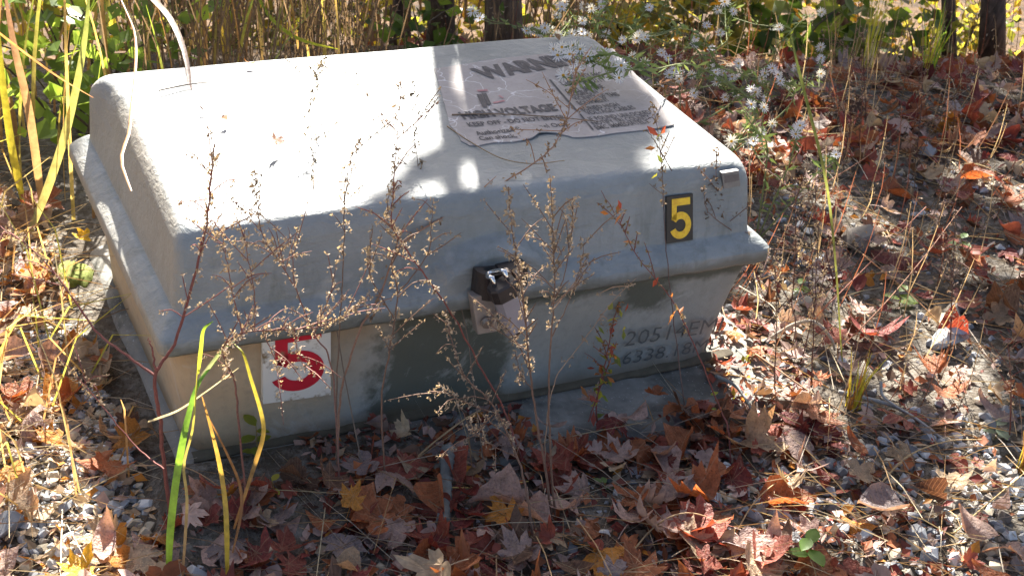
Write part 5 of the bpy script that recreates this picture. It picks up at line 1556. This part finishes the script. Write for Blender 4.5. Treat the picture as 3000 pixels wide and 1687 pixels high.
# ------------------------------------------------------------------ white asters
def flower_mesh(seed):
    r = random.Random(seed); m = MB(); d = MB()
    n = r.randint(12, 16)
    for k in range(n):
        a = 2 * math.pi * k / n + r.uniform(-.12, .12); L = r.uniform(.8, 1.05); w = .10; lift = r.uniform(-.15, .25)
        c, s_ = math.cos(a), math.sin(a)
        q = lambda rad, off, z: (rad * c - off * s_, rad * s_ + off * c, z)
        m.add([q(.15, -w * .5, 0), q(.15, w * .5, 0), q(.6, w, lift * .6), q(L, w * .4, lift), q(L, -w * .4, lift), q(.6, -w, lift * .6)], [(0, 1, 2, 5), (5, 2, 3, 4)], (.74, .74, .78))
    N = 8
    d.add([(.2 * math.cos(2 * math.pi * k / N), .2 * math.sin(2 * math.pi * k / N), .02) for k in range(N)] + [(.12 * math.cos(2 * math.pi * k / N), .12 * math.sin(2 * math.pi * k / N), .12) for k in range(N)] + [(0, 0, .15)],
          [(k, (k + 1) % N, N + (k + 1) % N, N + k) for k in range(N)] + [(N + k, N + (k + 1) % N, 2 * N) for k in range(N)], (.60, .36, .03))
    return m.mesh('petals', M['petal']), d.mesh('disc', M['petal'])
FLW = [flower_mesh(k) for k in range(4)]
LEAFG = [(.14, .20, .07), (.20, .26, .10), (.10, .15, .06)]
def aster(root, stems, flowers, label):
    """root 3D; stems: list of 3D polylines; flowers: 3D points"""
    t = empty('aster', tuple(root), label, 'flower', 'white asters behind the right end of the box'); inv = Matrix.Translation(-t.location)
    ms = MB(); ml = MB(); allp = []
    for S in stems:
        Q = spline(S, 6 * len(S)); allp += list(Q)
        ms.tube(Q, [.0022 * (1 - .6 * i / len(Q)) for i in range(len(Q))], 5, (.22, .24, .10))
        for q in Q[3:]:
            for _ in range(3):
                d = Vector(rng.normal(size=3)).normalized(); L = random.uniform(.010, .034); e = Vector(q) + d * L; a = d.orthogonal().normalized() * L * .12
                ml.add([Vector(q), Vector(q).lerp(e, .5) + a, e, Vector(q).lerp(e, .5) - a], [(0, 1, 2, 3)], random.choice(LEAFG))
    for i, f in enumerate(flowers):
        f = np.array(f); b = min(allp, key=lambda q: np.linalg.norm(q - f - np.array([0, 0, -.03])))
        ms.tube(spline([b, (b + f) / 2 + np.array([0, 0, -.006]), f], 5), [.0011] * 5, 4, (.22, .24, .10))
        for _ in range(5):
            q = Vector(b).lerp(Vector(f), random.random()); d = Vector(rng.normal(size=3)).normalized(); e = q + d * .014; a = d.orthogonal().normalized() * .0022
            ml.add([q, q.lerp(e, .5) + a, e, q.lerp(e, .5) - a], [(0, 1, 2, 3)], random.choice(LEAFG))
        me, dm = FLW[i % 4]
        fo = link('flower', me, t); fo.matrix_parent_inverse = inv; fo.location = tuple(f)
        s_ = random.uniform(.0115, .0165); fo.scale = (s_, s_, s_)
        look = Vector((CAM_POS - f)).normalized(); look = (look + Vector((random.gauss(0, .45), random.gauss(0, .35), random.uniform(.2, 1.0)))).normalized()
        fo.rotation_euler = look.to_track_quat('Z', 'Y').to_euler()
        link('disc', dm, fo)
    ms.build('stem', M['stalk'], t).matrix_parent_inverse = inv
    o = ml.build('leaves', M['foliage'], t); o.matrix_parent_inverse = inv; o['kind'] = 'stuff'
def s2(c, ox): return ((c[0] / 2.415 + ox) / 1.1646, c[1] / 2.415 / 1.1646)
F1 = [(1500, 350), (1530, 392), (1560, 335), (1640, 325), (1615, 385), (1690, 350), (1745, 402), (1820, 412), (1862, 380), (1685, 450), (1570, 535), (1980, 465), (2010, 492), (1660, 490), (1965, 552), (1600, 350), (1945, 470)]
F2 = [(1990, 285), (2110, 240), (2150, 265), (2090, 272), (2320, 530), (2390, 560), (2310, 412), (2060, 402), (2350, 500)]
F3 = [(1705, 150), (1770, 60), (1580, 20), (1560, 50), (980, 130), (930, 80), (1310, 222), (1345, 215), (1400, 230), (1440, 200), (1480, 216), (1630, 240), (1700, 226), (1740, 250), (1650, 270), (1870, 240), (1530, 110)]
F4 = [(395, 450), (350, 545), (65, 530), (240, 580), (200, 475), (235, 512), (560, 560), (690, 575), (675, 530), (635, 485), (375, 665), (300, 690), (80, 660), (515, 655), (580, 520), (290, 520)]
F5 = [(485, 740), (575, 760), (635, 875), (555, 945), (500, 1000), (810, 900), (800, 950), (345, 1000), (1085, 1095), (1020, 1120), (480, 1010), (830, 890)]
f1 = [ony(*s2(c, 1000), .44 + .10 * random.random()) for c in F1]
F6 = [(random.uniform(1360, 2080) * 1.1646 * 2.415 - 1000 * 2.415, random.uniform(-10, 260) * 1.1646 * 2.415) for _ in range(46)]
f6 = [ony(*s2(c, 1000), random.uniform(.9, 1.3)) for c in F6]
f6 = [p for p in f6 if .05 < p[2] < .75]
f1 = [onz(*s2(c, 1000), .505 + random.uniform(-.015, .02)) for c in F1]
f2 = [ony(*s2(c, 1000), .78 + .1 * random.random()) for c in F2]
f3 = [ony(*s2(c, 1000), .95 + .15 * random.random()) for c in F3]
f4 = [ony(*s2(c, 2000), .72 + .15 * random.random()) for c in F4]
f5 = [ony(*s2(c, 2000), .42 + .1 * random.random()) for c in F5]
r1 = np.array([1.30, .62, .02]); tipL = onz(1450, 130, .50); midL = onz(1640, 175, .52); bend = ony(1760, 170, .62)
aster(r1, [[r1, ony(1900, 300, .60), bend, midL, onz(1560, 175, .505), onz(1500, 160, .50), tipL], [midL, onz(1580, 145, .52), onz(1500, 130, .515)], [onz(1560, 175, .505), onz(1430, 215, .50)]], f1, 'white aster spray lying across the corner of the warning sticker')
r2 = np.array([1.28, .86, .02])
aster(r2, [[r2, ony(1840, 260, .84), ony(1800, 190, .82), ony(1740, 110, .80)], [ony(1840, 260, .84), ony(1770, 100, .83), ony(1705, 70, .82)]], f2, 'white aster growing just past the rear right corner of the lid')
r3 = np.array([.95, 1.05, .02])
aster(r3, [[r3, ony(1560, 110, 1.03), ony(1600, 60, 1.0), ony(1640, 0, 1.0)], [r3, ony(1430, 110, 1.02), ony(1380, 85, 1.0), ony(1270, 60, 1.0)], [ony(1560, 110, 1.03), ony(1500, 70, 1.0), ony(1530, 5, 1.0)]], f3, 'white asters showing above the back edge of the lid')
r4 = np.array([1.55, .80, .02])
aster(r4, [[r4, ony(1930, 250, .80), ony(1870, 190, .78), ony(1800, 170, .76)], [r4, ony(1990, 260, .80), ony(1960, 190, .78)], [r4, ony(1900, 270, .8), ony(1830, 215, .78), ony(1750, 190, .76)]], f4, 'bushy white aster right of the lid in front of the shrubs')
r5 = np.array([1.42, .44, .02])
aster(r5, [[r5, ony(1930, 380, .45), ony(1900, 330, .45), ony(1870, 280, .45)], [r5, ony(1990, 400, .44), ony(2000, 330, .44)], [r5, ony(2060, 430, .42), ony(2100, 400, .42)]], f5, 'lower white aster close to the right wall of the lid')
r6 = np.array([1.25, 1.12, .02])
aster(r6, [[r6, ony(1680, 110, 1.1), ony(1660, 40, 1.08), ony(1690, -20, 1.06)], [r6, ony(1790, 130, 1.12), ony(1830, 70, 1.1), ony(1860, -10, 1.1)], [r6, ony(1880, 190, 1.1), ony(1960, 110, 1.1), ony(2030, 40, 1.1)], [ony(1680, 110, 1.1), ony(1560, 60, 1.08), ony(1440, 40, 1.05)], [ony(1880, 190, 1.1), ony(1960, 210, 1.05), ony(2060, 220, 1.02)]], f6, 'tall wispy aster bush rising to the top of the picture behind the lid')
